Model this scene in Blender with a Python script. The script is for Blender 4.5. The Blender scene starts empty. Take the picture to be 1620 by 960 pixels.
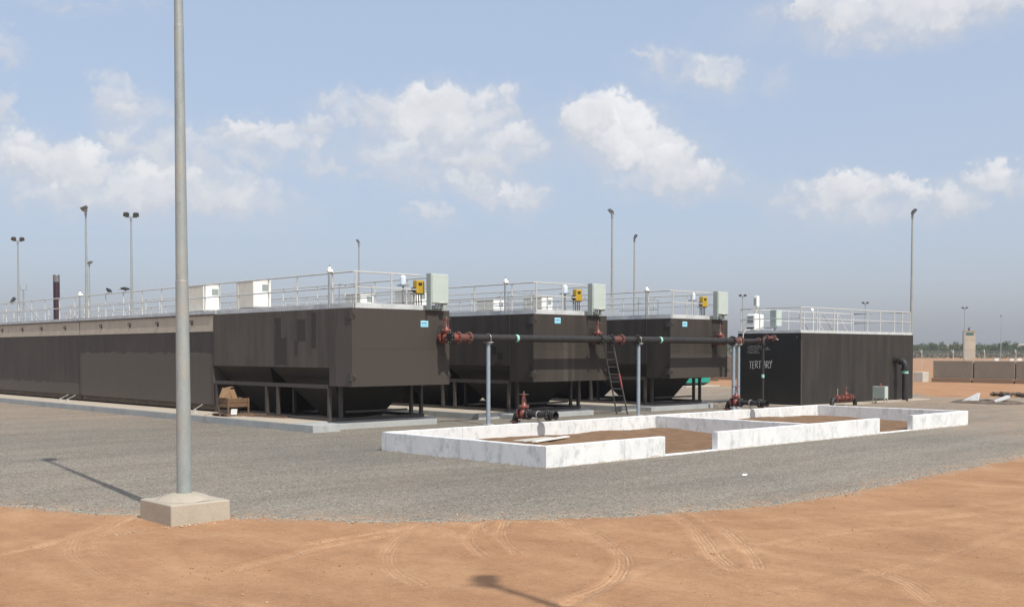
import bpy, bmesh, math, random
import numpy as np
from mathutils import Vector, Matrix, noise
R = math.radians
random.seed(11)
scene = bpy.context.scene
col = scene.collection

# ------------------------------------------------------------------ camera
# World axes follow the plant: X runs along the tank fronts, Y runs back along the tank trains.
cam_d = bpy.data.cameras.new('camera'); cam = bpy.data.objects.new('camera', cam_d); col.objects.link(cam)
cam.location = (0, 0, 2.4)
cam.rotation_euler = (R(90 - 1.658), 0, R(46.7 - 90))
cam_d.sensor_width = 36; cam_d.lens = 36 * 1727 / 1620
cam_d.shift_y = 126 / 1620
cam_d.clip_start = .1; cam_d.clip_end = 9000
scene.camera = cam

# ------------------------------------------------------------------ light
SUN_EL = 50.5
sun_dir = Vector((.172 * math.cos(R(SUN_EL)), .985 * math.cos(R(SUN_EL)), -math.sin(R(SUN_EL))))   # travel direction
sl = bpy.data.lights.new('sun', 'SUN'); sl.energy = 4.2; sl.angle = R(.53); sl.color = (1, .965, .89)
so = bpy.data.objects.new('sun', sl); col.objects.link(so)
so.rotation_euler = sun_dir.to_track_quat('-Z', 'Y').to_euler()
scene.view_settings.view_transform = 'Standard'; scene.view_settings.look = 'None'
scene.view_settings.exposure = 0.0; scene.view_settings.gamma = 1

CLOUDS= [(0.7261, 0.2012, 0.0411, 0.023, 1.25, -0.15), (0.7004, 0.1831, 0.0454, 0.022, 1.2, -0.45), (0.6805, 0.1662, 0.0351, 0.0166, 1.0, -0.3), (0.749, 0.2081, 0.0183, 0.0131, 1.05, 0), (0.689, 0.1497, 0.0425, 0.0122, 0.7, -0.1), (0.6383, 0.1519, 0.0335, 0.0143, 0.85, 0), (0.636, 0.2427, 0.0289, 0.0137, 0.8, 0), (0.6809, 0.2581, 0.0254, 0.0127, 0.5, 0), (0.5755, 0.236, 0.0163, 0.0115, 0.22, 0.4), (0.4683, 0.2873, 0.1065, 0.0207, 1.0, 0), (0.4783, 0.2674, 0.0665, 0.011, 0.55, 0), (0.5625, 0.2903, 0.0269, 0.0091, 0.35, 0), (0.516, 0.1422, 0.0221, 0.014, 1.1, 0), (0.477, 0.1393, 0.0282, 0.0117, 1.0, -0.1), (0.4415, 0.127, 0.031, 0.0137, 0.8, -0.3), (0.5505, 0.1387, 0.0322, 0.012, 0.7, 0), (0.5079, 0.1208, 0.0576, 0.013, 0.5, 0), (0.3879, 0.1396, 0.0358, 0.0133, 0.85, -0.1), (0.4072, 0.1475, 0.0146, 0.0072, 0.75, 0), (0.8868, 0.2205, 0.0315, 0.0184, 1.0, 0), (0.9409, 0.2194, 0.0453, 0.0119, 0.75, 0), (0.9126, 0.2065, 0.0627, 0.0163, 0.85, 0), (0.8381, 0.2194, 0.0333, 0.0163, 0.85, 0), (0.8611, 0.1935, 0.0632, 0.0176, 0.85, 0), (0.8122, 0.191, 0.0207, 0.0165, 0.95, 0), (0.924, 0.1761, 0.0341, 0.0143, 0.8, 0), (0.8841, 0.1628, 0.0745, 0.0167, 0.55, 0), (0.8439, 0.1743, 0.046, 0.0144, 0.7, 0), (0.8122, 0.1397, 0.0288, 0.0124, 0.8, 0), (0.8554, 0.1463, 0.0345, 0.0101, 0.5, 0), (0.989, 0.1652, 0.0168, 0.011, 0.5, 0), (0.8899, 0.1224, 0.0218, 0.0096, 0.5, -0.2), (1.0549, 0.1899, 0.0282, 0.0129, 0.95, 0), (1.0194, 0.1827, 0.0386, 0.013, 0.7, 0), (1.1269, 0.1793, 0.0365, 0.0158, 0.75, 0), (1.0847, 0.1682, 0.0589, 0.014, 0.6, 0), (0.9916, 0.2016, 0.0112, 0.0119, 0.5, 0), (1.1884, 0.1563, 0.029, 0.0177, 1.1, 0), (1.2371, 0.1669, 0.024, 0.0163, 0.95, 0), (1.2301, 0.1521, 0.0434, 0.0144, 0.75, 0), (1.1297, 0.1527, 0.024, 0.0107, 0.95, 0), (1.1377, 0.1363, 0.057, 0.0192, 0.85, 0), (1.0769, 0.1442, 0.0323, 0.0141, 0.75, 0), (1.0526, 0.1314, 0.049, 0.0186, 0.6, 0), (1.1936, 0.1283, 0.0597, 0.0136, 0.6, 0), (1.1575, 0.2138, 0.023, 0.0164, 0.5, 0), (1.1396, 0.2021, 0.0258, 0.0125, 0.4, 0), (1.251, 0.201, 0.0123, 0.0139, 0.55, 0), (1.248, 0.2455, 0.0189, 0.0146, 0.35, 0), (1.2213, 0.2824, 0.0387, 0.0067, 0.3, 0), (1.1516, 0.2898, 0.0409, 0.0059, 0.25, 0), (1.3834, 0.1709, 0.0818, 0.0281, 0.8, 0), (0.2352, 0.2065, 0.0724, 0.0275, 0.8, 0), (0.1055, 0.1114, 0.0663, 0.0172, 0.8, 0), (1.5296, 0.1953, 0.0525, 0.0208, 0.8, 0)]
TRACKS= [([(7.19, 15.75), (6.02, 14.67), (5.33, 13.63), (4.93, 12.58), (4.7, 11.14), (4.8, 10.04), (5.02, 9.21)], 0.2, 0), ([(6.38, 14.69), (5.77, 13.86), (5.37, 13.0), (5.05, 11.72), (4.99, 10.44), (5.24, 8.9)], 0.16, 1), ([(9.78, 11.8), (8.99, 11.51), (8.18, 10.83), (7.55, 10.12), (7.18, 9.47), (6.95, 8.8)], 0.2, 1), ([(9.63, 12.26), (9.36, 11.3), (8.94, 10.36), (8.46, 9.52)], 0.16, 1), ([(10.26, 11.34), (9.52, 10.86), (8.92, 10.25), (8.45, 9.42)], 0.16, 1), ([(10.42, 11.19), (9.69, 10.5), (9.19, 9.87), (8.84, 9.27)], 0.16, 1), ([(9.93, 11.98), (9.73, 10.95), (9.19, 9.87), (8.76, 9.24)], 0.12, 0), ([(10.91, 10.43), (10.43, 9.46), (9.8, 8.54), (9.11, 7.89), (8.24, 7.38), (7.38, 7.06)], 0.18, 1), ([(11.11, 10.87), (10.52, 9.71), (10.11, 9.01)], 0.3, 0), ([(12.62, 10.02), (11.75, 8.9), (10.46, 7.64), (9.86, 6.95)], 0.22, 1), ([(12.89, 9.76), (11.85, 8.46), (10.78, 7.34), (10.2, 6.86)], 0.18, 1), ([(9.66, 7.14), (9.29, 6.39), (9.28, 6.12), (10.12, 5.81), (12.45, 5.76), (15.63, 5.98)], 0.2, 1), ([(7.53, 11.56), (8.8, 11.68), (10.09, 11.35), (11.07, 10.58)], 0.2, 0), ([(11.87, 9.53), (13.54, 8.58), (15.43, 7.63), (18.31, 7.01)], 0.25, 0), ([(11.19, 9.09), (12.59, 7.97), (14.11, 6.97), (16.22, 6.21)], 0.25, 1), ([(6.04, 10.78), (7.29, 11.19), (8.38, 11.39), (9.38, 11.87)], 0.2, 0), ([(4.36, 13.38), (5.53, 14.08), (6.96, 15.36)], 0.2, 0), ([(10.96, 5.91), (10.6, 5.36), (9.89, 4.69)], 0.2, 1), ([(7.3, 7.14), (10.3, 7.79), (13.84, 7.29), (17.56, 6.72)], 0.2, 0)]

w = bpy.data.worlds.new("World"); scene.world = w; w.use_nodes = True
nt = w.node_tree; nt.nodes.clear()
def N(t, **k):
    n = nt.nodes.new(t)
    for a, b in k.items(): setattr(n, a, b)
    return n
def setin(tree, sock, v):
    if isinstance(v, bpy.types.NodeSocket): tree.links.new(v, sock)
    else: sock.default_value = v
def mk_math(tree):
    def M(op, a, b=None, c=None, clamp=False):
        n = tree.nodes.new('ShaderNodeMath'); n.operation = op; n.use_clamp = clamp
        setin(tree, n.inputs[0], a)
        if b is not None: setin(tree, n.inputs[1], b)
        if c is not None: setin(tree, n.inputs[2], c)
        return n.outputs[0]
    return M
sky = N('ShaderNodeTexSky'); sky.sky_type = 'NISHITA'; sky.sun_disc = False
sky.sun_elevation = R(SUN_EL)
sky.sun_rotation = math.atan2(-sun_dir.x, -sun_dir.y)
sky.air_density = .7; sky.dust_density = 5.0; sky.ozone_density = 4.0; sky.altitude = 0
hs = N('ShaderNodeHueSaturation'); hs.inputs['Saturation'].default_value = 1.48; hs.inputs['Value'].default_value = 1.0
gm = N('ShaderNodeGamma'); gm.inputs['Gamma'].default_value = .30
tn = N('ShaderNodeMix', data_type='RGBA', blend_type='MULTIPLY'); tn.inputs[0].default_value = 1; tn.inputs[7].default_value = (3.45, 3.46, 3.54, 1)
nt.links.new(sky.outputs[0], gm.inputs[0]); nt.links.new(gm.outputs[0], tn.inputs[6]); nt.links.new(tn.outputs[2], hs.inputs['Color'])
bg = N('ShaderNodeBackground'); bg.inputs['Strength'].default_value = .15
nt.links.new(hs.outputs[0], bg.inputs['Color'])
ow = N('ShaderNodeOutputWorld'); nt.links.new(bg.outputs[0], ow.inputs[0])


# ------------------------------------------------------------------ clouds: a far shell of the sky, 6 km out
rng = np.random.default_rng(4)
def lattice(u, v, seed):
    g = np.random.default_rng(seed).random((256, 256)); iu = np.floor(u).astype(int); iv = np.floor(v).astype(int); fu = u - iu; fv = v - iv
    fu = fu * fu * fu * (fu * (fu * 6 - 15) + 10); fv = fv * fv * fv * (fv * (fv * 6 - 15) + 10)
    q = lambda a, b: g[(iu + a) % 256, (iv + b) % 256]
    return (q(0, 0) * (1 - fu) + q(1, 0) * fu) * (1 - fv) + (q(0, 1) * (1 - fu) + q(1, 1) * fu) * fv
def fbm(u, v, sc, octv, seed, rough=.55, billow=False):
    s_ = np.zeros_like(u); a = 1.; tot = 0.
    for k in range(octv):
        ca, sa = math.cos(.7 * k), math.sin(.7 * k)
        n_ = lattice((u * ca - v * sa) * sc + 40, (u * sa + v * ca) * sc + 40, seed + k)
        if billow: n_ = 1 - abs(2 * n_ - 1)
        s_ += a * n_; tot += a; a *= rough; sc *= 2.03
    return s_ / tot
NU, NV = 1100, 340
au = np.linspace(R(46.7 + 36), R(46.7 - 36), NU); ev = np.linspace(R(3), R(24), NV)
UU, VV = np.meshgrid(au, ev)
# billowing warp, so that every puff has a ragged edge
WU = UU + (fbm(UU, VV, 55, 5, 10, .58) - .5) * .026 + (fbm(UU, VV, 260, 3, 40, .55) - .5) * .006
WV = VV + (fbm(UU, VV, 55, 5, 20, .58) - .5) * .024 + (fbm(UU, VV, 260, 3, 50, .55) - .5) * .005
ss = lambda x, a, b: (lambda t: t * t * (3 - 2 * t))(np.clip((x - a) / (b - a), 0, 1))
dens = np.zeros_like(UU); light = np.full_like(UU, .3)
thin = ss(fbm(UU, VV * 1.3, 30, 5, 77), .28, .62)
for (bu, bv, a, b, wt, t) in CLOUDS:
    # a thin veil below and around, then puffs from the crown down
    n_ = int(16 + 9000 * a * b * 1.6); puffs = []
    for k in range(n_):
        r_ = rng.random() ** .55; q = rng.random() * 2 * math.pi; x = r_ * math.cos(q) * a; y = r_ * math.sin(q) * b
        if y < -.35 * b: y *= .6
        c_, s_ = math.cos(t), math.sin(t)
        puffs.append((y, bu + x * c_ + y * s_, bv - x * s_ + y * c_, b * rng.uniform(.42, .85) * (1.2 - .35 * r_)))
    puffs.sort(reverse=True)
    puffs = [(0, bu, bv - .15 * b, -1)] + puffs
    for y, pu, pv, pr in puffs:
        veil = pr < 0
        ra, rb = (a * 1.95, b * 2.0) if veil else (pr * 1.25, pr)
        i0, i1 = np.searchsorted(-au, [-(pu + ra * 1.3 + .02), -(pu - ra * 1.3 - .02)]); j0, j1 = np.searchsorted(ev, [pv - rb * 1.3 - .015, pv + rb * 1.3 + .015])
        if i1 - i0 < 2 or j1 - j0 < 2: continue
        sl_ = (slice(j0, j1), slice(i0, i1)); du = (WU[sl_] - pu) / ra; dv = (WV[sl_] - pv) / rb; d2 = np.sqrt(du * du + dv * dv)
        if veil: al_ = ss(1 - d2, 0, .9) * .62 * min(1, wt) * (.45 + .55 * thin[sl_]); L_ = .34 + .15 * dv
        else:
            soft = .60 if wt > .95 else .95
            up = np.clip((pv - bv) / b, -1, 1)
            al_ = ss(1 - d2, 0, soft) * np.clip(wt, 0, 1) * (.62 + .20 * up) * (.72 + .28 * thin[sl_])
            L_ = np.clip(.50 + .26 * wt * dv - .10 * du + .22 * up + .12 * (wt - .8), 0, 1)
        light[sl_] = light[sl_] * (1 - al_) + L_ * al_; dens[sl_] = 1 - (1 - dens[sl_]) * (1 - al_)
light = np.clip(light * 1.22, 0, 1)
dens = np.clip(dens * .93, 0, 1) * np.clip((VV - R(3.2)) / R(2.2), 0, 1)
dens = dens.ravel(); light = light.ravel(); uu, vv = UU.ravel(), VV.ravel()
RC = 6000.
me = bpy.data.meshes.new('clouds'); co = np.stack([RC * np.cos(vv) * np.cos(uu), RC * np.cos(vv) * np.sin(uu), RC * np.sin(vv)], 1)
ii = np.arange((NV - 1) * (NU - 1)); r_, c_ = np.divmod(ii, NU - 1); a = r_ * NU + c_; fc = np.stack([a, a + 1, a + NU + 1, a + NU], 1)
keep = dens[fc].max(1) > .004; fc = fc[keep]
me.vertices.add(len(co)); me.vertices.foreach_set('co', co.ravel()); me.loops.add(fc.size); me.loops.foreach_set('vertex_index', fc.ravel().astype(np.int32))
me.polygons.add(len(fc)); me.polygons.foreach_set('loop_start', np.arange(0, fc.size, 4, dtype=np.int32))
for nm, arr in (('cover', dens), ('light', light)):
    at = me.attributes.new(nm, 'FLOAT', 'POINT'); at.data.foreach_set('value', arr.astype(np.float32))
me.update(calc_edges=True)
m = bpy.data.materials.new('cloud_vapour'); m.use_nodes = True; t = m.node_tree; t.nodes.clear()
ac = t.nodes.new('ShaderNodeAttribute'); ac.attribute_name = 'cover'; al = t.nodes.new('ShaderNodeAttribute'); al.attribute_name = 'light'
tr_ = t.nodes.new('ShaderNodeBsdfTransparent'); em = t.nodes.new('ShaderNodeEmission'); mxs = t.nodes.new('ShaderNodeMixShader'); ou = t.nodes.new('ShaderNodeOutputMaterial')
cr_ = t.nodes.new('ShaderNodeMix'); cr_.data_type = 'RGBA'; cr_.inputs[6].default_value = (.47, .50, .57, 1); cr_.inputs[7].default_value = (.90, .90, .91, 1)
t.links.new(al.outputs['Fac'], cr_.inputs[0]); t.links.new(cr_.outputs[2], em.inputs[0]); t.links.new(ac.outputs['Fac'], mxs.inputs[0])
t.links.new(tr_.outputs[0], mxs.inputs[1]); t.links.new(em.outputs[0], mxs.inputs[2]); t.links.new(mxs.outputs[0], ou.inputs[0])
m.cycles.emission_sampling = 'NONE'
me.materials.append(m); clouds = bpy.data.objects.new('clouds', me); col.objects.link(clouds); clouds['kind'] = 'structure'

# ------------------------------------------------------------------ materials
def new_mat(name):
    m = bpy.data.materials.new(name); m.use_nodes = True
    t = m.node_tree; b = t.nodes['Principled BSDF']
    return m, t, b
def noise_tex(t, vec, scale, detail=4, rough=.55, stretch=(1, 1, 1)):
    mp = t.nodes.new('ShaderNodeMapping'); mp.inputs['Scale'].default_value = stretch
    t.links.new(vec, mp.inputs[0])
    n = t.nodes.new('ShaderNodeTexNoise'); n.inputs['Scale'].default_value = scale
    n.inputs['Detail'].default_value = detail; n.inputs['Roughness'].default_value = rough
    t.links.new(mp.outputs[0], n.inputs['Vector']); return n.outputs['Fac']
def ramp(t, fac, stops):
    r = t.nodes.new('ShaderNodeValToRGB'); t.links.new(fac, r.inputs[0])
    while len(r.color_ramp.elements) < len(stops): r.color_ramp.elements.new(.5)
    for e, (p, c) in zip(r.color_ramp.elements, stops):
        e.position = p; e.color = (*c, 1) if len(c) == 3 else c
    return r.outputs[0]
def mixc(t, fac, a, b, mode='MIX'):
    n = t.nodes.new('ShaderNodeMix'); n.data_type = 'RGBA'; n.blend_type = mode
    setin(t, n.inputs[0], fac)
    for s, v in ((6, a), (7, b)):
        if isinstance(v, bpy.types.NodeSocket): t.links.new(v, n.inputs[s])
        else: n.inputs[s].default_value = (*v, 1)
    return n.outputs[2]
def bump(t, b, h, strength, dist):
    n = t.nodes.new('ShaderNodeBump'); n.inputs['Strength'].default_value = strength; n.inputs['Distance'].default_value = dist
    t.links.new(h, n.inputs['Height']); t.links.new(n.outputs[0], b.inputs['Normal'])
def simple(name, c, rough=.6, metal=0, var=.15, scale=3, bmp=0, c2=None, stretch=(1, 1, 1), spec=.5):
    m, t, b = new_mat(name)
    tc = t.nodes.new('ShaderNodeTexCoord').outputs['Object']
    f = noise_tex(t, tc, scale, 5, .6, stretch)
    lo = tuple(x * (1 - var) for x in c); hi = c2 or tuple(min(1, x * (1 + var)) for x in c)
    t.links.new(ramp(t, f, [(.3, lo), (.7, hi)]), b.inputs['Base Color'])
    b.inputs['Roughness'].default_value = rough; b.inputs['Metallic'].default_value = metal
    b.inputs['Specular IOR Level'].default_value = spec
    if bmp: bump(t, b, noise_tex(t, tc, scale * 12, 4), .6, bmp)
    return m

def tank_mat(name, base, rects=(), ragged=None, frects=(), rust=True, streak=.30):
    """matt dark coating: vertical streaks, roller touch-ups on the side wall (rects), toned areas on the end wall (frects)."""
    m, t, b = new_mat(name); M = mk_math(t)
    tc = t.nodes.new('ShaderNodeTexCoord').outputs['Object']
    s = t.nodes.new('ShaderNodeSeparateXYZ'); t.links.new(tc, s.inputs[0]); X, Y, Z = s.outputs
    big = noise_tex(t, tc, .55, 4); st = noise_tex(t, tc, 2.4, 5, .62, (1, 1, .12)); fine = noise_tex(t, tc, 22, 4, .7)
    c = ramp(t, st, [(.25, tuple(x * (1 - streak) for x in base)), (.75, tuple(x * (1 + streak) for x in base))])
    c = mixc(t, .7, c, ramp(t, big, [(.3, tuple(x * .72 for x in (1, 1, 1))), (.7, (1.0, .98, .96))]), 'MULTIPLY')
    c = mixc(t, .35, c, ramp(t, fine, [(.3, (.7, .7, .7)), (.7, (1, 1, 1))]), 'MULTIPLY')
    wob = M('MULTIPLY', M('SUBTRACT', noise_tex(t, tc, 9, 5, .7), .5), .20)
    def rect(A, a0, a1, z0, z1):
        a = M('ADD', A, wob); z = M('ADD', Z, wob)
        f = M('MULTIPLY', M('GREATER_THAN', a, a0), M('LESS_THAN', a, a1))
        return M('MULTIPLY', f, M('MULTIPLY', M('GREATER_THAN', z, z0), M('LESS_THAN', z, z1)))
    side = M('LESS_THAN', X, .012); front = M('LESS_THAN', Y, .012)
    for (a0, a1, z0, z1, k) in rects:
        c = mixc(t, M('MULTIPLY', M('MULTIPLY', rect(Y, a0, a1, z0, z1), side), 1.0), c, tuple(x * k for x in base))
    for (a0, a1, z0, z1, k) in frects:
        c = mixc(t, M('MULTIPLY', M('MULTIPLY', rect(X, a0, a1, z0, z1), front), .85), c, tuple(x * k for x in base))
    if ragged:   # lower coat in a paler tone, ragged upper edge
        z0, z1, y0, y1, k = ragged
        e = M('ADD', z1, M('MULTIPLY', M('SUBTRACT', noise_tex(t, tc, 1.1, 6, .7, (1, 1, .01)), .5), .55))
        f = M('MULTIPLY', M('LESS_THAN', Z, e), M('MULTIPLY', M('GREATER_THAN', Y, y0), M('LESS_THAN', Y, y1)))
        c = mixc(t, M('MULTIPLY', f, .75), c, tuple(x * k for x in base))
    if rust:
        f = ramp(t, noise_tex(t, tc, 5, 6, .75, (1, 1, .35)), [(.66, (0, 0, 0)), (.76, (.35, .35, .35))])
        c = mixc(t, f, c, (.16, .12, .09))
    t.links.new(c, b.inputs['Base Color'])
    t.links.new(ramp(t, fine, [(.3, (.5, .5, .5)), (.7, (.68, .68, .68))]), b.inputs['Roughness'])
    b.inputs['Specular IOR Level'].default_value = .22
    bump(t, b, M('ADD', M('MULTIPLY', noise_tex(t, tc, 1.3, 2), 1.0), M('MULTIPLY', fine, .04)), .5, .02)
    return m

TB = (.056, .0475, .0405)
MAT = {}
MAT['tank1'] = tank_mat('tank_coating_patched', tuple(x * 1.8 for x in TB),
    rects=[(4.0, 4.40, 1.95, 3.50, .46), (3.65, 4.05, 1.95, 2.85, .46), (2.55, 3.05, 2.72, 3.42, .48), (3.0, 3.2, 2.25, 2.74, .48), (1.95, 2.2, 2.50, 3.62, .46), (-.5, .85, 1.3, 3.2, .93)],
    frects=[(-1, 4.9, 1.0, 4.9, .56), (-1, 3.9, 1.2, 2.5, .60)])  # frects set the whole end wall darker than the side wall
MAT['tank2'] = tank_mat('tank_coating_worn', TB, frects=[(1.5, 1.72, 1.3, 2.75, 1.38), (1.95, 2.06, 1.35, 2.7, 1.22)],
    rects=[(1.9, 2.15, 2.3, 2.6, .45), (1.6, 1.85, 2.1, 2.35, .45), (1.7, 2.0, 1.75, 2.0, .5)])
MAT['tank3'] = tank_mat('tank_coating_plain', TB, frects=[(-1, 3.9, 1.3, 2.3, 1.05)])
MAT['long1'] = tank_mat('tank_coating_two_tone', tuple(x * 1.30 for x in TB), ragged=(0, 2.35, -1, 12.02, 1.62), rects=[(3.2, 3.5, 2.6, 3.0, .55)], streak=.16)
MAT['long2'] = tank_mat('tank_coating_long', tuple(x * 1.35 for x in TB), ragged=(0, 1.0, -1, 13, 1.55), streak=.16)
MAT['tert'] = tank_mat('tank_coating_black', (.043, .038, .033), streak=.35)
MAT['tert_side'] = simple('black_end_wall', (.012, .011, .009), .6, 0, .25, .8, .004)
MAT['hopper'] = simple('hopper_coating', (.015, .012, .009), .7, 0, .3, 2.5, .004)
MAT['frame'] = simple('frame_steel_paint', (.055, .046, .040), .6, 0, .25, 5)
MAT['band'] = simple('beige_band_paint', (.46, .41, .33), .7, 0, .12, 2, .002)
MAT['skid'] = simple('rusty_brown_skirt', (.085, .062, .042), .8, 0, .35, 4)
MAT['galv'] = simple('galvanised_steel', (.50, .50, .475), .5, .1, .14, 9)
MAT['galv_dark'] = simple('weathered_galvanised', (.28, .30, .31), .5, .3, .2, 7)
MAT['deck'] = simple('deck_edge_galvanised', (.52, .54, .54), .6, .1, .16, 3)
MAT['post'] = simple('blue_grey_post', (.27, .32, .37), .5, .1, .12, 6)
def mast_mat():
    m, t, b = new_mat('mast_galvanised')
    tc = t.nodes.new('ShaderNodeTexCoord').outputs['Object']
    f = noise_tex(t, tc, 6, 6, .7, (1, 1, .35)); r = noise_tex(t, tc, 3.2, 6, .7, (1.5, 1.5, .5)); sp_ = noise_tex(t, tc, 45, 3)
    c = ramp(t, f, [(.25, (.25, .285, .285)), (.75, (.36, .40, .395))])
    c = mixc(t, ramp(t, r, [(.50, (0, 0, 0)), (.66, (.55, .55, .55))]), c, (.42, .35, .27))
    c = mixc(t, .5, c, ramp(t, sp_, [(.35, (.82, .82, .82)), (.6, (1, 1, 1))]), 'MULTIPLY')
    t.links.new(c, b.inputs['Base Color']); b.inputs['Roughness'].default_value = .55; b.inputs['Metallic'].default_value = .2
    return m
MAT['mast'] = mast_mat()
MAT['red'] = simple('red_valve_paint', (.21, .050, .035), .45, 0, .25, 9)
MAT['red_dull'] = simple('red_oxide_spool', (.125, .045, .036), .6, 0, .2, 9)
MAT['pipe'] = simple('black_pipe', (.020, .018, .017), .6, 0, .3, 5)
MAT['bolt'] = simple('bolt_steel', (.35, .33, .30), .45, .4, .2, 20)
MAT['teal'] = simple('teal_tape', (.30, .62, .52), .5, 0, .1, 9)
MAT['panel'] = simple('grey_green_panel', (.44, .50, .46), .5, 0, .05, 3)
MAT['panel_dark'] = simple('grey_panel_shade', (.30, .35, .33), .5, 0, .06, 3)
MAT['white'] = simple('white_enclosure', (.80, .80, .76), .5, 0, .04, 4)
MAT['cream'] = simple('cream_enclosure', (.72, .70, .62), .55, 0, .06, 4)
MAT['yellow'] = simple('yellow_housing', (.46, .30, .025), .45, 0, .08, 6)
MAT['black'] = simple('black_plastic', (.02, .02, .02), .5, 0, .2, 6)
MAT['crow'] = simple('black_feathers', (.018, .018, .020), .5, 0, .2, 30)
MAT['stack'] = simple('maroon_stack_paint', (.030, .012, .020), .5, 0, .2, 3)
MAT['stack_cap'] = simple('stack_cap_metal', (.16, .16, .16), .5, .3, .2, 8)
MAT['wood'] = simple('weathered_wood', (.15, .088, .048), .8, 0, .3, 9, .004, stretch=(1, 1, 4))
MAT['plank'] = simple('dark_planks', (.16, .10, .065), .8, 0, .3, 5)
MAT['card'] = simple('cardboard', (.30, .185, .10), .8, 0, .12, 6)
MAT['chalk'] = simple('chalk_marks', (.58, .58, .56), .9, 0, .35, 60)
MAT['stencil'] = simple('stencil_paint', (.42, .42, .40), .9, 0, .4, 40)
MAT['sticker'] = simple('pale_blue_sticker', (.35, .68, .80), .5, 0, .04, 9)
MAT['ink'] = simple('dark_blue_ink', (.02, .05, .12), .5, 0, .1, 9)
MAT['green'] = simple('green_enclosure_paint', (.01, .26, .19), .5, 0, .12, 3)
MAT['glass'] = simple('tinted_glass', (.05, .16, .15), .15, 0, .1, 3)
MAT['lens'] = simple('floodlight_lens', (.10, .11, .09), .25, 0, .1, 3)
MAT['lamp_body'] = simple('floodlight_body', (.055, .06, .06), .5, .2, .15, 5)
MAT['tower'] = simple('tower_concrete', (.50, .44, .34), .85, 0, .1, .8)
MAT['building'] = simple('far_render', (.62, .60, .56), .85, 0, .08, .3)
MAT['bark'] = simple('bark', (.13, .10, .075), .9, 0, .3, 5)

def concrete(name, a, bcol, stain=.4, scale=1.6, dirt=(.16, .14, .12), foot=None, foot_h=.12, lo=.56):
    m, t, b = new_mat(name); M = mk_math(t)
    tc = t.nodes.new('ShaderNodeTexCoord').outputs['Object']
    s = t.nodes.new('ShaderNodeSeparateXYZ'); t.links.new(tc, s.inputs[0])
    c = ramp(t, noise_tex(t, tc, scale, 6, .65), [(.3, a), (.7, bcol)])
    d = ramp(t, noise_tex(t, tc, scale * 2.2, 7, .75, (1, 1, .6)), [(lo, (0, 0, 0)), (lo + .16, (stain,) * 3)])
    c = mixc(t, d, c, dirt)
    sp_ = ramp(t, noise_tex(t, tc, 30, 5, .7), [(.3, (.86, .86, .86)), (.6, (1, 1, 1))])
    c = mixc(t, .8, c, sp_, 'MULTIPLY')
    if foot:
        jx = M('LESS_THAN', M('FRACT', M('ADD', M('MULTIPLY', s.outputs[0], .41), M('MULTIPLY', s.outputs[1], .37))), M('ADD', .003, M('MULTIPLY', noise_tex(t, tc, 6, 4), .010)))
        c = mixc(t, M('MULTIPLY', jx, .45), c, (.30, .31, .29))
        f = M('LESS_THAN', M('ADD', s.outputs[2], M('MULTIPLY', M('SUBTRACT', noise_tex(t, tc, 3, 5, .7), .5), .25)), foot_h)
        c = mixc(t, M('MULTIPLY', f, .6), c, foot)
    t.links.new(c, b.inputs['Base Color']); b.inputs['Roughness'].default_value = .85
    b.inputs['Specular IOR Level'].default_value = .25
    bump(t, b, noise_tex(t, tc, 25, 5, .7), .5, .006)
    return m
MAT['whitewash'] = concrete('whitewashed_concrete', (.66, .67, .67), (.77, .77, .76), .60, 1.6, (.33, .37, .355), lo=.50, foot=(.45, .36, .27), foot_h=.03)
MAT['slab'] = concrete('slab_concrete', (.33, .345, .34), (.42, .43, .42), .6, 1.4, (.17, .165, .15))
MAT['slab_top'] = concrete('dusty_slab_top', (.42, .36, .29), (.50, .43, .34), .3, 1.2, (.30, .24, .18))
MAT['block'] = concrete('cast_concrete', (.38, .335, .265), (.45, .40, .325), .4, 2.5, (.30, .27, .23))
MAT['barrier'] = concrete('barrier_concrete', (.235, .205, .160), (.29, .255, .205), .5, .5, (.16, .14, .11))
MAT['barrier_foot'] = concrete('barrier_foot_concrete', (.26, .18, .125), (.30, .21, .15), .4, .5, (.2, .13, .09))
MAT['pale_block'] = concrete('pale_concrete', (.48, .46, .40), (.55, .52, .46), .3, .8)

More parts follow.
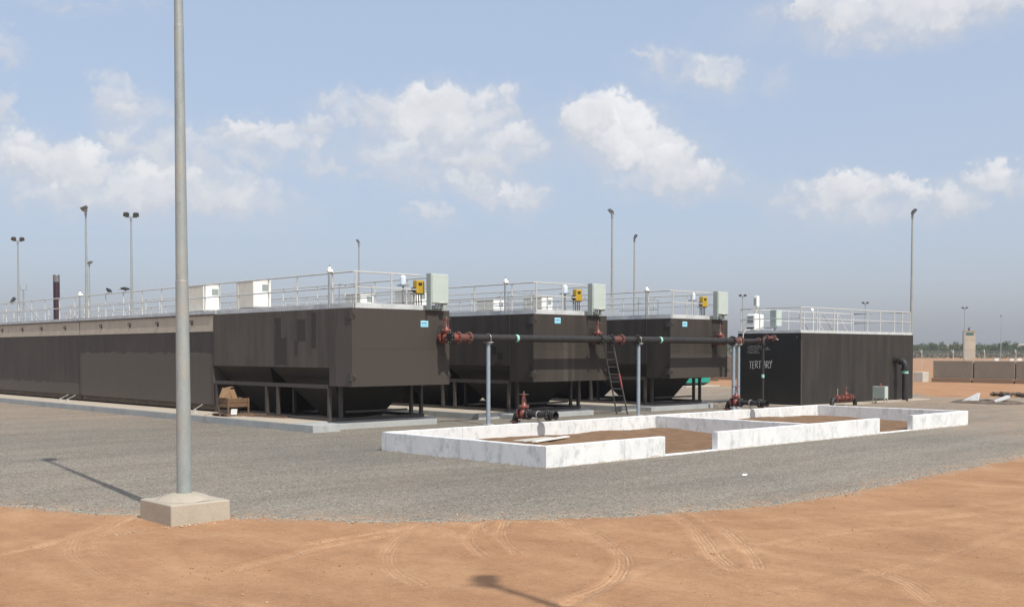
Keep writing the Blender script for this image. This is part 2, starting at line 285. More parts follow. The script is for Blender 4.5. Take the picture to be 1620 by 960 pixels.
def ground_mat():
    m, t, b = new_mat('red_sand'); M = mk_math(t)
    tc = t.nodes.new('ShaderNodeTexCoord').outputs['Object']
    at = t.nodes.new('ShaderNodeAttribute'); at.attribute_name = 'track'
    big = noise_tex(t, tc, .22, 5, .6); mid = noise_tex(t, tc, 1.3, 6, .65, (1, .45, 1)); fine = noise_tex(t, tc, 34, 5, .75)
    c = ramp(t, mid, [(.3, (.345, .192, .104)), (.52, (.415, .240, .132)), (.72, (.485, .296, .168))])
    c = mixc(t, .6, c, ramp(t, big, [(.3, (.82, .78, .76)), (.7, (1, 1, 1))]), 'MULTIPLY')
    td = t.nodes.new('ShaderNodeAttribute'); td.attribute_name = 'wheel'
    rib = M('ADD', .5, M('MULTIPLY', M('COSINE', M('MULTIPLY', td.outputs['Fac'], 2 * math.pi / .05)), .5))
    wear = ramp(t, noise_tex(t, tc, 3.5, 4), [(.35, (.25, .25, .25)), (.6, (1, 1, 1))])
    ribm = M('MULTIPLY', M('MULTIPLY', rib, at.outputs['Fac']), wear)
    c = mixc(t, M('MULTIPLY', M('MULTIPLY', at.outputs['Fac'], wear), M('ADD', .12, M('MULTIPLY', rib, .55))), c, (.64, .42, .26))
    damp = ramp(t, noise_tex(t, tc, 2.6, 7, .7, (1, .35, 1)), [(.60, (0, 0, 0)), (.72, (.45, .45, .45))])
    c = mixc(t, damp, c, (.33, .165, .088))
    g2_ = noise_tex(t, tc, 11, 6, .78, (1, .8, 1))
    c = mixc(t, .9, c, ramp(t, g2_, [(.30, (.86, .83, .80)), (.50, (1, 1, 1)), (.72, (1.0, 1.0, 1.0))]), 'MULTIPLY')
    c = mixc(t, .9, c, ramp(t, fine, [(.28, (.80, .77, .74)), (.50, (1, 1, 1))]), 'MULTIPLY')
    vo = t.nodes.new('ShaderNodeTexVoronoi'); vo.inputs['Scale'].default_value = 26; t.links.new(tc, vo.inputs['Vector'])
    pb = M('MULTIPLY', M('LESS_THAN', vo.outputs['Distance'], .20), M('GREATER_THAN', noise_tex(t, tc, 7, 3, .7), .50))
    sc = t.nodes.new('ShaderNodeSeparateColor'); t.links.new(vo.outputs['Color'], sc.inputs[0])
    c = mixc(t, M('MULTIPLY', pb, .7), c, mixc(t, sc.outputs[0], (.16, .10, .07), (.62, .50, .40)))
    sp2 = t.nodes.new('ShaderNodeAttribute'); sp2.attribute_name = 'spill'
    v2 = t.nodes.new('ShaderNodeTexVoronoi'); v2.inputs['Scale'].default_value = 38; t.links.new(tc, v2.inputs['Vector'])
    s2 = t.nodes.new('ShaderNodeSeparateColor'); t.links.new(v2.outputs['Color'], s2.inputs[0])
    k2 = M('LESS_THAN', s2.outputs[1], M('MULTIPLY', sp2.outputs['Fac'], M('ADD', .35, M('MULTIPLY', noise_tex(t, tc, 3, 4), 1.3))))
    c = mixc(t, k2, c, ramp(t, s2.outputs[0], [(0, (.20, .186, .152)), (1, (.44, .41, .33))]))
    t.links.new(c, b.inputs['Base Color']); b.inputs['Roughness'].default_value = .95; b.inputs['Specular IOR Level'].default_value = .1
    h = M('ADD', M('MULTIPLY', ribm, .30), M('ADD', M('MULTIPLY', fine, .35), M('ADD', M('MULTIPLY', noise_tex(t, tc, 7, 6, .75, (1, .6, 1)), 1.0), M('MULTIPLY', pb, .25))))
    bump(t, b, h, .8, .04)
    return m
def gravel_mat():
    m, t, b = new_mat('grey_gravel'); M = mk_math(t)
    tc = t.nodes.new('ShaderNodeTexCoord').outputs['Object']
    vo = t.nodes.new('ShaderNodeTexVoronoi'); vo.inputs['Scale'].default_value = 46; t.links.new(tc, vo.inputs['Vector'])
    sc = t.nodes.new('ShaderNodeSeparateColor'); t.links.new(vo.outputs['Color'], sc.inputs[0])
    big = noise_tex(t, tc, .16, 5, .6); lane = noise_tex(t, tc, .5, 4, .6, (.22, 1, 1)); lane2 = noise_tex(t, tc, 2.1, 4, .6, (.12, 1, 1)); fine = noise_tex(t, tc, 75, 4, .8); mid = noise_tex(t, tc, 6, 6, .75)
    c = ramp(t, sc.outputs[0], [(0, (.13, .113, .092)), (.3, (.335, .300, .244)), (.92, (.465, .42, .35)), (1, (.72, .67, .58))])
    c = mixc(t, .9, c, ramp(t, big, [(.32, (.80, .81, .82)), (.68, (1.0, .985, .96))]), 'MULTIPLY')
    c = mixc(t, .7, c, ramp(t, lane, [(.35, (.70, .70, .70)), (.65, (1, 1, 1))]), 'MULTIPLY')
    c = mixc(t, .6, c, ramp(t, lane2, [(.35, (.80, .80, .80)), (.65, (1, 1, 1))]), 'MULTIPLY')
    c = mixc(t, .7, c, ramp(t, mid, [(.35, (.78, .78, .78)), (.65, (1, 1, 1))]), 'MULTIPLY')
    c = mixc(t, ramp(t, noise_tex(t, tc, .35, 6, .65), [(.52, (0, 0, 0)), (.70, (.28, .28, .28))]), c, (.36, .29, .215))
    c = mixc(t, .9, c, ramp(t, fine, [(.3, (.66, .66, .66)), (.60, (1.0, 1.0, 1.0))]), 'MULTIPLY')
    ed = t.nodes.new('ShaderNodeAttribute'); ed.attribute_name = 'dust'
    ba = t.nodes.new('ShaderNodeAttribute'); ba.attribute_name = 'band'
    c = mixc(t, ba.outputs['Fac'], mixc(t, 1, c, (.88, .88, .88), 'MULTIPLY'), c)  # light falloff put into the colour: gravel darker away from its edge
    dn = ramp(t, noise_tex(t, tc, 2.2, 6, .75), [(.40, (0, 0, 0)), (.62, (1, 1, 1))])
    c = mixc(t, M('MULTIPLY', M('MULTIPLY', ed.outputs['Fac'], dn), .75, clamp=True), c, (.46, .285, .165))
    t.links.new(c, b.inputs['Base Color']); b.inputs['Roughness'].default_value = .9; b.inputs['Specular IOR Level'].default_value = .2
    h = M('ADD', M('MULTIPLY', M('SUBTRACT', 1.0, vo.outputs['Distance']), .8), M('MULTIPLY', fine, .3))
    bump(t, b, h, .8, .018)
    return m
MAT['clod'] = simple('sand_clods', (.33, .185, .105), .95, 0, .3, 9, spec=.1)
MAT['sand'] = ground_mat(); MAT['gravel'] = gravel_mat()
MAT['fill'] = simple('brown_bed_sand', (.20, .125, .075), .95, 0, .22, 3, .03, spec=.1)
MAT['stone'] = simple('grey_stones', (.26, .25, .23), .9, 0, .5, 9)
MAT['stone_pale'] = simple('pale_stones', (.46, .34, .25), .9, 0, .3, 9)
def leaf_mat(name, c1, c2):
    m, t, b = new_mat(name)
    gi_ = t.nodes.new('ShaderNodeNewGeometry')
    t.links.new(ramp(t, gi_.outputs['Random Per Island'], [(0, c1), (1, c2)]), b.inputs['Base Color'])
    b.inputs['Roughness'].default_value = .8; b.inputs['Specular IOR Level'].default_value = .2
    return m
MAT['leaf'] = leaf_mat('dusty_green_leaves', (.050, .075, .028), (.115, .145, .055))
MAT['scrub'] = leaf_mat('dry_scrub_leaves', (.10, .095, .055), (.17, .15, .095))

# ------------------------------------------------------------------ mesh helpers
class MB:
    def __init__(s): s.v = []; s.f = []
    def add(s, vs, fs):
        n = len(s.v); s.v += [tuple(v) for v in vs]; s.f += [tuple(i + n for i in f) for f in fs]; return s
    def box(s, x0, x1, y0, y1, z0, z1):
        return s.add([(x0, y0, z0), (x1, y0, z0), (x1, y1, z0), (x0, y1, z0), (x0, y0, z1), (x1, y0, z1), (x1, y1, z1), (x0, y1, z1)],
                     [(3, 2, 1, 0), (4, 5, 6, 7), (0, 1, 5, 4), (1, 2, 6, 5), (2, 3, 7, 6), (3, 0, 4, 7)])
    def bar(s, p0, p1, w, h, up=(0, 0, 1)):
        p0, p1 = Vector(p0), Vector(p1); d = (p1 - p0).normalized(); up = Vector(up)
        if abs(d.dot(up)) > .95: up = Vector((1, 0, 0))
        a = d.cross(up).normalized(); b = a.cross(d).normalized()
        vs = [p + a * (i * w / 2) + b * (j * h / 2) for p in (p0, p1) for i, j in ((-1, -1), (1, -1), (1, 1), (-1, 1))]
        return s.add(vs, [(3, 2, 1, 0), (4, 5, 6, 7), (0, 1, 5, 4), (1, 2, 6, 5), (2, 3, 7, 6), (3, 0, 4, 7)])
    def frust(s, p0, p1, r0, r1=None, n=10, caps=True):
        r1 = r0 if r1 is None else r1; p0, p1 = Vector(p0), Vector(p1); d = (p1 - p0).normalized()
        up = Vector((0, 0, 1)) if abs(d.z) < .95 else Vector((1, 0, 0)); a = d.cross(up).normalized(); b = a.cross(d)
        vs = []
        for p, r in ((p0, r0), (p1, r1)):
            for k in range(n):
                t = 2 * math.pi * k / n; vs.append(p + a * (math.cos(t) * r) + b * (math.sin(t) * r))
        fs = [(k, (k + 1) % n, n + (k + 1) % n, n + k) for k in range(n)]
        fs = [f[::-1] for f in fs]
        if caps: fs += [tuple(range(n)), tuple(range(2 * n - 1, n - 1, -1))]
        return s.add(vs, fs)
    def tube(s, pts, r, n=10):
        pts = [Vector(p) for p in pts]; rings = []; prev = None
        for i, p in enumerate(pts):
            d = ((pts[i + 1] if i + 1 < len(pts) else p) - (pts[i - 1] if i else p)).normalized()
            if prev is None:
                up = Vector((0, 0, 1)) if abs(d.z) < .95 else Vector((1, 0, 0)); a = d.cross(up).normalized()
            else: a = (prev - d * prev.dot(d)).normalized()
            prev = a; b = a.cross(d)
            rings.append([p + a * (math.cos(2 * math.pi * k / n) * r) + b * (math.sin(2 * math.pi * k / n) * r) for k in range(n)])
        vs = [v for q in rings for v in q]; fs = []
        for i in range(len(pts) - 1):
            for k in range(n):
                k2 = (k + 1) % n; fs.append((i * n + k, (i + 1) * n + k, (i + 1) * n + k2, i * n + k2))
        L = (len(pts) - 1) * n
        fs += [tuple(range(n)), tuple(range(L + n - 1, L - 1, -1))]
        return s.add(vs, fs)
    def ring(s, c, axis, R_, r, n=20, m=6):
        c = Vector(c); d = Vector(axis).normalized(); up = Vector((0, 0, 1)) if abs(d.z) < .95 else Vector((1, 0, 0))
        a = d.cross(up).normalized(); b = a.cross(d); vs = []; fs = []
        for i in range(n):
            t = 2 * math.pi * i / n; rd = a * math.cos(t) + b * math.sin(t)
            for j in range(m):
                q = 2 * math.pi * j / m; vs.append(c + rd * (R_ + r * math.cos(q)) + d * (r * math.sin(q)))
        for i in range(n):
            for j in range(m):
                fs.append((i * m + j, ((i + 1) % n) * m + j, ((i + 1) % n) * m + (j + 1) % m, i * m + (j + 1) % m))
        return s.add(vs, fs)
    def ball(s, c, rx, ry, rz, nu=12, nv=8, rot=None):
        c = Vector(c); vs = []; fs = []
        for j in range(1, nv):
            p = math.pi * j / nv
            for i in range(nu):
                t = 2 * math.pi * i / nu; vs.append(Vector((rx * math.sin(p) * math.cos(t), ry * math.sin(p) * math.sin(t), rz * math.cos(p))))
        vs += [Vector((0, 0, rz)), Vector((0, 0, -rz))]
        if rot: vs = [rot @ v for v in vs]
        vs = [v + c for v in vs]
        for j in range(nv - 2):
            for i in range(nu):
                k = (i + 1) % nu; fs.append((j * nu + i, (j + 1) * nu + i, (j + 1) * nu + k, j * nu + k))
        T, B_ = (nv - 1) * nu, (nv - 1) * nu + 1
        for i in range(nu):
            k = (i + 1) % nu; fs.append((T, i, k)); fs.append((B_, (nv - 2) * nu + k, (nv - 2) * nu + i))
        return s.add(vs, fs)
    def build(s, name, m, parent=None, smooth=False, bevel=0, loc=None):
        me = bpy.data.meshes.new(name); me.from_pydata(s.v, [], s.f); me.update()
        bm = bmesh.new(); bm.from_mesh(me); bmesh.ops.recalc_face_normals(bm, faces=bm.faces); bm.to_mesh(me); bm.free()
        if smooth:
            me.polygons.foreach_set('use_smooth', [True] * len(me.polygons))
            try: me.set_sharp_from_angle(angle=R(40))
            except Exception: pass
        if m is not None: me.materials.append(MAT[m] if isinstance(m, str) else m)
        o = bpy.data.objects.new(name, me); col.objects.link(o)
        if parent: o.parent = parent
        if loc: o.location = loc
        if bevel:
            b = o.modifiers.new('bevel', 'BEVEL'); b.width = bevel; b.segments = 2; b.limit_method = 'ANGLE'
        return o
def tag(o, label=None, cat=None, group=None, kind=None):
    if label: o['label'] = label
    if cat: o['category'] = cat
    if group: o['group'] = group
    if kind: o['kind'] = kind
    return o
def thing(name, loc, label, cat, group=None, rz=0):
    o = bpy.data.objects.new(name, None); col.objects.link(o); o.location = loc; o.rotation_euler = (0, 0, rz)
    o.empty_display_size = .3
    return tag(o, label, cat, group)
kids = {}
def copy_tree(o, parent=None):
    c = o.copy(); col.objects.link(c)
    if parent: c.parent = parent
    for ch in list(o.children): copy_tree(ch, c)
    return c
def dup(o, loc, label, rz=None, group=None):
    c = copy_tree(o); c.location = loc; c['label'] = label
    if rz is not None: c.rotation_euler.z = rz
    if group: c['group'] = group
    return c
# ------------------------------------------------------------------ ground and roads
GR = [(5.0, 95), (5.1, 60), (5.2, 40), (5.35, 25), (5.75, 18), (6.35, 16.6), (7.0, 15.6), (7.7, 14.55), (8.35, 13.65), (9.1, 12.7), (9.9, 11.85), (10.9, 11.1), (12.2, 10.4), (13.3, 10.0), (14.5, 9.7), (16.5, 9.6), (18.8, 9.75), (22, 9.95), (26, 10.1), (40, 10.6), (62, 11.5),
      (61, 16), (59.6, 21), (58.6, 24), (57.0, 26.5), (60, 30), (62.5, 36), (64, 46), (66, 60), (70, 95)]
def jag(pts, closed=True):
    out = []; n = len(pts)
    for i in range(n):
        a, b = Vector((*pts[i], 0)), Vector((*pts[(i + 1) % n], 0)); L = (b - a).length
        dist = ((a + b) / 2).length; step = .04 if dist < 24 else (.25 if dist < 75 else 5)
        k = max(1, int(L / step)); nrm = Vector((-(b - a).y, (b - a).x, 0)) / L
        for j in range(k):
            p = a.lerp(b, j / k); s_ = 1 if dist < 90 else 0
            amp = .20 * noise.noise(p * .6) + .10 * noise.noise(p * 3.1) + .09 * noise.noise(p * 9) + .09 * noise.noise(p * 23)
            out.append(p + nrm * amp * s_)
    return out
edge = jag(GR)
def seg_dist(P, pts, closed=False):
    d = np.full(len(P), 1e9); n = len(pts)
    for i in range(n if closed else n - 1):
        a = np.array(pts[i]); b = np.array(pts[(i + 1) % n]); ab = b - a
        t = np.clip(((P - a) @ ab) / (ab @ ab), 0, 1); q = a + t[:, None] * ab
        d = np.minimum(d, np.hypot(*(P - q).T))
    return d
def inside(P, pts):
    r = np.zeros(len(P), bool); n = len(pts)
    for i in range(n):
        (x0, y0), (x1, y1) = pts[i], pts[(i + 1) % n]
        c = ((y0 > P[:, 1]) != (y1 > P[:, 1]))
        xi = (x1 - x0) * (P[:, 1] - y0) / ((y1 - y0) if y1 != y0 else 1e-9) + x0
        r ^= c & (P[:, 0] < xi)
    return r
from mathutils.geometry import delaunay_2d_cdt
EA = [(e.x, e.y) for e in edge]; NE = len(EA)
gx, gy = np.meshgrid(np.arange(5.2, 30, .22), np.arange(9.3, 32, .22)); G = np.stack([gx.ravel(), gy.ravel()], 1) + np.random.default_rng(2).uniform(-.06, .06, (gx.size, 2))
gd = seg_dist(G, GR, True); G = G[inside(G, EA) & (gd > .06) & ((gd < 3) | (np.arange(len(G)) % 4 == 0))]
res = delaunay_2d_cdt([Vector(p) for p in EA] + [Vector(p) for p in G], [(i, (i + 1) % NE) for i in range(NE)], [], 1, 1e-5)
rv = np.array([(v.x, v.y) for v in res[0]]); dd = seg_dist(rv, GR, True)
rz = np.array([.018 + (max(0, .007 * noise.noise(Vector((x, y, 0)) * .8) + .004 * noise.noise(Vector((x, y, 4)) * 2.3)) * min(1, q / .5) if x < 30 and y < 32 else 0) for (x, y), q in zip(rv, dd)])
ex = np.array(EA); em_ = np.array([np.hypot(*(ex - v).T).min() < .01 for v in rv]); rz = np.where(em_, .004, rz)
me = bpy.data.meshes.new('gravel_road'); me.from_pydata([(x, y, z) for (x, y), z in zip(rv, rz)], [], [tuple(f_) for f_ in res[2]]); me.update()
bm = bmesh.new(); bm.from_mesh(me); bmesh.ops.recalc_face_normals(bm, faces=bm.faces)
if sum(f_.normal.z for f_ in bm.faces) < 0: bmesh.ops.reverse_faces(bm, faces=bm.faces)
bm.to_mesh(me); bm.free()
at = me.attributes.new('dust', 'FLOAT', 'POINT'); at.data.foreach_set('value', np.exp(-dd / .30).astype(np.float32))
at = me.attributes.new('band', 'FLOAT', 'POINT'); at.data.foreach_set('value', np.exp(-np.maximum(dd - 1.5, 0) / 2.5).astype(np.float32))  # mask for the painted brightness falloff, fading inward from the edge
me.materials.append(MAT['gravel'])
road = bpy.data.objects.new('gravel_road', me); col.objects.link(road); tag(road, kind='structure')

xs = np.concatenate([-np.geomspace(3000, 3, 26), np.arange(-1.5, 2.6, .5), np.arange(2.8, 15.5, .05), np.arange(15.6, 27, .2), np.geomspace(28, 6000, 46)])
ys = np.concatenate([-np.geomspace(3000, 3, 26), np.arange(-1.5, 3.4, .5), np.arange(3.6, 19, .05), np.arange(19.5, 30, .5), np.geomspace(31, 6000, 46)])
XX, YY = np.meshgrid(xs, ys); P = np.stack([XX.ravel(), YY.ravel()], 1); nx = len(xs); ny = len(ys)
sd = seg_dist(P, GR, True) * np.where(inside(P, GR), -1, 1)
near = (P[:, 0] > 0) & (P[:, 0] < 28) & (P[:, 1] > 2) & (P[:, 1] < 31)
zz = np.zeros(len(P)); tr = np.zeros(len(P)); wh = np.full(len(P), 9.)
idx = np.nonzero(near & (sd > -.6))[0]
for i in idx:
    v = Vector((P[i, 0], P[i, 1], 0))
    zz[i] = .028 * noise.noise(v * .45) + .020 * noise.noise(Vector((v.x * 1.5, v.y * .9, 3))) + .009 * noise.noise(v * 4) + .004 * noise.noise(v * 11)
for pts, wd, rb in TRACKS:
    fine_pts = []
    for i in range(len(pts) - 1):     # Catmull-Rom
        p0 = np.array(pts[max(0, i - 1)]); p1 = np.array(pts[i]); p2 = np.array(pts[i + 1]); p3 = np.array(pts[min(len(pts) - 1, i + 2)])
        for t in np.linspace(0, 1, 7)[:-1]:
            fine_pts.append(tuple(.5 * ((2 * p1) + (-p0 + p2) * t + (2 * p0 - 5 * p1 + 4 * p2 - p3) * t * t + (-p0 + 3 * p1 - 3 * p2 + p3) * t ** 3)))
    fine_pts.append(pts[-1])
    sel = idx
    d = seg_dist(P[sel], fine_pts); g = np.clip(1 - (d / (wd * .62)) ** 4, 0, 1)
    rib = np.full(len(sel), .5)
    nz = .35 + .65 * np.clip(.5 + 1.6 * (fbm(P[sel, 0] * 1.0, P[sel, 1] * 1.0, 1.1, 3, 5) - .45), 0, 1); stg = .45 if np.hypot(*(np.array(pts[0]) - np.array(pts[-1]))) > 5 else 1.0
    nz = nz * stg; zz[sel] += nz * (g * -.013 + .016 * np.exp(-((d - wd * .72) / .05) ** 2)); g = g * nz
    tr[sel] = np.maximum(tr[sel], g); wh[sel] = np.minimum(wh[sel], d if rb else d + .02)
EP = [(e.x, e.y) for e in edge if e.y < 20 and e.x < 27]
cl_ = np.nonzero(near & (abs(sd) < .8))[0]
sj = sd.copy(); PC = P[cl_]; dj = np.full(len(PC), 1e9)
EPn = np.array(EP)
for i in range(0, len(PC), 2000):
    q = PC[i:i + 2000]; dj[i:i + 2000] = np.sqrt(((q[:, None, :] - EPn[None]) ** 2).sum(2)).min(1)
sj[cl_] = dj * np.where(inside(PC, EA), -1, 1)
sd = sj
edge_t = np.clip((sd + .16) / .08, 0, 1)          # dips under the gravel a hand's width inside its edge
zz = np.where(near, -.05 * (1 - edge_t) + edge_t * (.011 + zz * np.clip((sd - .04) / .5, 0, 1)), 0)
zz = np.where(~near, np.where(sd < -1, -.05, np.where(sd < 0, .012, .02)), zz)
# low sand mounds between the yard and the barrier
far = (P[:, 0] > 60) & (P[:, 0] < 120) & (P[:, 1] > 12) & (P[:, 1] < 80) & (sd > 1)
for i in np.nonzero(far)[0]: zz[i] = .10 * min(1, (sd[i] - 1) / 3) + .05 * min(1, (sd[i] - 1) / 3) * noise.noise(Vector((P[i, 0] * .12, P[i, 1] * .2, 0)))
me = bpy.data.meshes.new('ground')
verts = np.concatenate([P, zz[:, None]], 1)
ii = np.arange((ny - 1) * (nx - 1)); r_, c_ = np.divmod(ii, nx - 1); a = r_ * nx + c_
faces = np.stack([a, a + 1, a + nx + 1, a + nx], 1)
me.vertices.add(len(verts)); me.vertices.foreach_set('co', verts.ravel())
me.loops.add(faces.size); me.loops.foreach_set('vertex_index', faces.ravel().astype(np.int32))
me.polygons.add(len(faces)); me.polygons.foreach_set('loop_start', np.arange(0, faces.size, 4, dtype=np.int32))
me.polygons.foreach_set('use_smooth', [True] * len(faces))
at = me.attributes.new('track', 'FLOAT', 'POINT'); at.data.foreach_set('value', tr)
at = me.attributes.new('wheel', 'FLOAT', 'POINT'); at.data.foreach_set('value', wh.astype(np.float32))
at = me.attributes.new('spill', 'FLOAT', 'POINT'); at.data.foreach_set('value', np.where(near, np.exp(-np.clip(sd, 0, 9) / .10), 0).astype(np.float32))
me.update(calc_edges=True); me.validate(); me.materials.append(MAT['sand'])
ground = bpy.data.objects.new('ground', me); col.objects.link(ground); tag(ground, kind='structure')

def stones(name, m, pts, label):
    b = MB()
    for x, y, z, s_ in pts:
        q = Matrix.Rotation(random.uniform(0, 6.3), 3, 'Z')
        b.ball((x, y, z), s_ * random.uniform(.7, 1.3), s_ * random.uniform(.6, 1), s_ * random.uniform(.4, .75), 5, 4, q)
    o = b.build(name, m); tag(o, label, 'stones', kind='stuff'); return o
pts = []
for e in edge:
    if 4.5 < e.x < 26 and e.y < 19:
        for _ in range(3):
            k = abs(random.gauss(0, .10)); pts.append((e.x + random.gauss(0, .10), e.y + random.gauss(0, .10), .02, random.uniform(.005, .014)))
stones('gravel_stones', 'stone', pts, 'loose grey gravel spilled along the edge of the road')
pts = []
for _ in range(900):
    x, y = random.uniform(3, 22), random.uniform(4, 17)
    d = seg_dist(np.array([[x, y]]), GR, True)[0]
    if inside(np.array([[x, y]]), GR)[0] and d > .25: continue
    pts.append((x, y, .012, random.choice([.004, .006, .007, .009, .013])))
for _ in range(90): pts.append((7.3 + random.gauss(0, .8), 14.0 - abs(random.gauss(0, .12)), .015, random.uniform(.007, .02)))
for _ in range(70):
    i = random.randrange(len(edge)); e = edge[i]
    if e.y < 19 and 5 < e.x < 26: pts.append((e.x + random.gauss(0, .3), e.y + random.gauss(0, .3), .03, random.uniform(.01, .025)))
stones('pale_pebbles', 'stone_pale', pts, 'pale pebbles scattered over the red sand')

pts = []; random.seed(31)
for _ in range(1300):
    cxx, cyy = random.choice([(6.5, 12.8), (9, 9), (12.2, 7.6), (5.2, 13.4), (15, 7.8), (10.8, 10.2), (18, 8.6), (7.8, 11)]); x, y = cxx + random.gauss(0, 1.6), cyy + random.gauss(0, 1.3)
    if inside(np.array([[x, y]]), GR)[0]: continue
    pts.append((x, y, .010, random.choice([.004, .005, .006, .007, .009, .012])))
stones('sand_clods', 'clod', pts, 'small clods of darker soil strewn over the sand')

# concrete pads under the tank trains
TX = [19.0, 26.63, 34.22]; TY = 27.17; TW = 3.82
for i, x in enumerate(TX):
    b = MB().box(x - 1.35, x + TW + .5, TY + 1.35, 75, -.1, .235)
    o = b.build('concrete_pad', 'slab', bevel=.015); tag(o, kind='structure')
    b = MB().box(x - 1.33, x + TW + .48, TY + 1.37, 74.9, .237, .242); tag(b.build('dusty_pad_top', 'slab_top'), kind='structure')
    b = MB().box(x - .36, x + TW + .02, TY + .66, TY + 1.345, -.1, .19)
    tag(b.build('concrete_apron', 'slab', bevel=.015), kind='structure')
# the first pad reaches a little further towards the camera
tag(MB().box(TX[0] - 1.35, TX[0] - .38, TY + .06, TY + 1.346, -.1, .238).build('concrete_kerb', 'slab', bevel=.015), kind='structure')
tag(MB().box(41.2, 52.6, 25.35, 29.9, -.1, .05).build('concrete_pad', 'slab_top'), kind='structure')
tag(MB().box(58.9, 62.7, 45.4, 49, -.05, .055).build('concrete_pad', 'pale_block'), kind='structure')

# ------------------------------------------------------------------ drying bed walls
BX, BY, BH, T = 15.72, 15.68, .47, .16
bed = thing('drying_bed_wall', (BX, BY, 0), 'low whitewashed concrete enclosure around two sand beds, with open gaps', 'wall')
def wall(x0, x1, y0, y1, h, name='wall'):
    n = max(1, int(max(x1 - x0, y1 - y0) / .12)); bmm = bmesh.new()
    # subdivided box with a slightly uneven top edge
    ax = (x1 - x0) > (y1 - y0)
    rows = []
    for i in range(n + 1):
        t = i / n; x = x0 + (x1 - x0) * t if ax else None; y = None if ax else y0 + (y1 - y0) * t
        q = (x if ax else y)
        dz = .006 * noise.noise(Vector((q * 2, 5, x0))) + .004 * noise.noise(Vector((q * 9, 1, y0))); dn = .006 * noise.noise(Vector((q * 1.5, y0, 4)))
        if ax: r = [(x, y0 + dn, -.05), (x, y0 + dn, h - .012 + dz), (x, y0 + dn + .012, h + dz), (x, y1 + dn - .012, h + dz), (x, y1 + dn, h - .012 + dz), (x, y1 + dn, -.05)]
        else: r = [(x0 + dn, y, -.05), (x0 + dn, y, h - .012 + dz), (x0 + dn + .012, y, h + dz), (x1 + dn - .012, y, h + dz), (x1 + dn, y, h - .012 + dz), (x1 + dn, y, -.05)]
        rows.append([bmm.verts.new(v) for v in r])
    for i in range(n):
        for k in range(5): bmm.faces.new((rows[i][k], rows[i][k + 1], rows[i + 1][k + 1], rows[i + 1][k]))
    bmm.faces.new(rows[0]); bmm.faces.new(rows[-1][::-1])
    bmesh.ops.recalc_face_normals(bmm, faces=bmm.faces)
    me = bpy.data.meshes.new(name); bmm.to_mesh(me); bmm.free(); me.materials.append(MAT['whitewash'])
    o = bpy.data.objects.new(name, me); col.objects.link(o); o.parent = bed; return o
LX = 19.5
wall(0, 3.85, 0, T, BH); wall(5.85, 13.7, 0, T, BH); wall(15.7, LX, 0, T, BH)
wall(0, LX, 5.42, 5.42 + T, BH)
wall(0, T, T + .003, 5.417, BH); wall(LX - T, LX, T + .003, 5.417, BH); wall(10.15, 10.15 + T, T + .003, 5.417, BH - .01)
wall(3.853, 5.847, -.01, T + .01, .045, 'sill'); wall(13.703, 15.747, -.01, T + .01, .045, 'sill')
# sand filling the beds
def fillbed(x0, x1, y0, y1, mounds):
    nx_, ny_ = int((x1 - x0) / .12), int((y1 - y0) / .12); b = MB(); vs = []; fs = []
    for j in range(ny_ + 1):
        for i in range(nx_ + 1):
            x = x0 + (x1 - x0) * i / nx_; y = y0 + (y1 - y0) * j / ny_
            z = .035 + .02 * noise.noise(Vector((x, y, 7)) * 1.3) + .012 * noise.noise(Vector((x, y, 2)) * 5)
            for mx_, my_, r_, h_ in mounds: z += h_ * math.exp(-((x - mx_) ** 2 + (y - my_) ** 2) / r_ ** 2)
            vs.append((x, y, z))
    for j in range(ny_):
        for i in range(nx_): q = j * (nx_ + 1) + i; fs.append((q, q + 1, q + nx_ + 2, q + nx_ + 1))
    o = b.add(vs, fs).build('bed_sand', 'fill', smooth=True); tag(o, kind='structure')
fillbed(BX + T, BX + 10.15, BY + .12, BY + 5.42, [(18.5, 20.3, 1.2, .14), (20.6, 20.6, 1.6, .10), (23.4, 20.9, 1.0, .10), (16.6, 19.5, 1.0, .06), (25.5, 20.6, .9, .08)])
fillbed(BX + 10.15 + T, BX + LX - T, BY + .12, BY + 5.42, [(28.3, 20.6, 1.4, .12), (31.2, 20.8, 1.8, .16), (34.2, 20.4, 1.5, .10)])
bd = thing('discarded_board', (19.55, 19.75, .16), 'pale board and slab lying flat on the sand of the nearer bed', 'board', rz=.15)
MB().box(-.85, .55, -.18, .18, 0, .03).build('board', 'pale_block', bd); MB().bar((-.6, -.3, .0), (1.1, -.12, .02), .12, .03).build('lath', 'white', bd)

# ------------------------------------------------------------------ tanks
DZ = 3.72      # deck level
def railing(parent, segs, posts, z0=DZ + .14, h=.96, r=.025, name='railing'):
    """segs: list of polylines; posts: points"""
    fr = MB()
    for pl in segs: fr.tube([(x, y, z0 + h) for x, y in pl], r, 8)
    o = fr.build(name, 'galv', parent, smooth=True)
    m = MB()
    for pl in segs: m.tube([(x, y, z0 + h * .52) for x, y in pl], r * .85, 8)
    m.build('mid_rail', 'galv', o, smooth=True)
    for x, y in posts:
        MB().frust((x, y, z0 - .1), (x, y, z0 + h - .01), r * 1.1, n=8).build('rail_post', 'galv', o, smooth=True)
    return o
def lug(parent, y, z, x=0., sx=-1):
    b = MB(); b.box(x - .012 if sx < 0 else x, x if sx < 0 else x + .012, y - .09, y + .09, z - .14, z + .14)
    b.ring((x + sx * .05, y, z), (0, 1, .0), .055, .013, 12, 5)
    b.build('lifting_lug', 'frame', parent)
def extrude_x(prof, x0, x1):
    n = len(prof); vs = [(x0, y, z) for y, z in prof] + [(x1, y, z) for y, z in prof]
    fs = [tuple(range(n))[::-1], tuple(range(n, 2 * n))] + [(k, (k + 1) % n, n + (k + 1) % n, n + k) for k in range(n)]
    return MB().add(vs, fs)
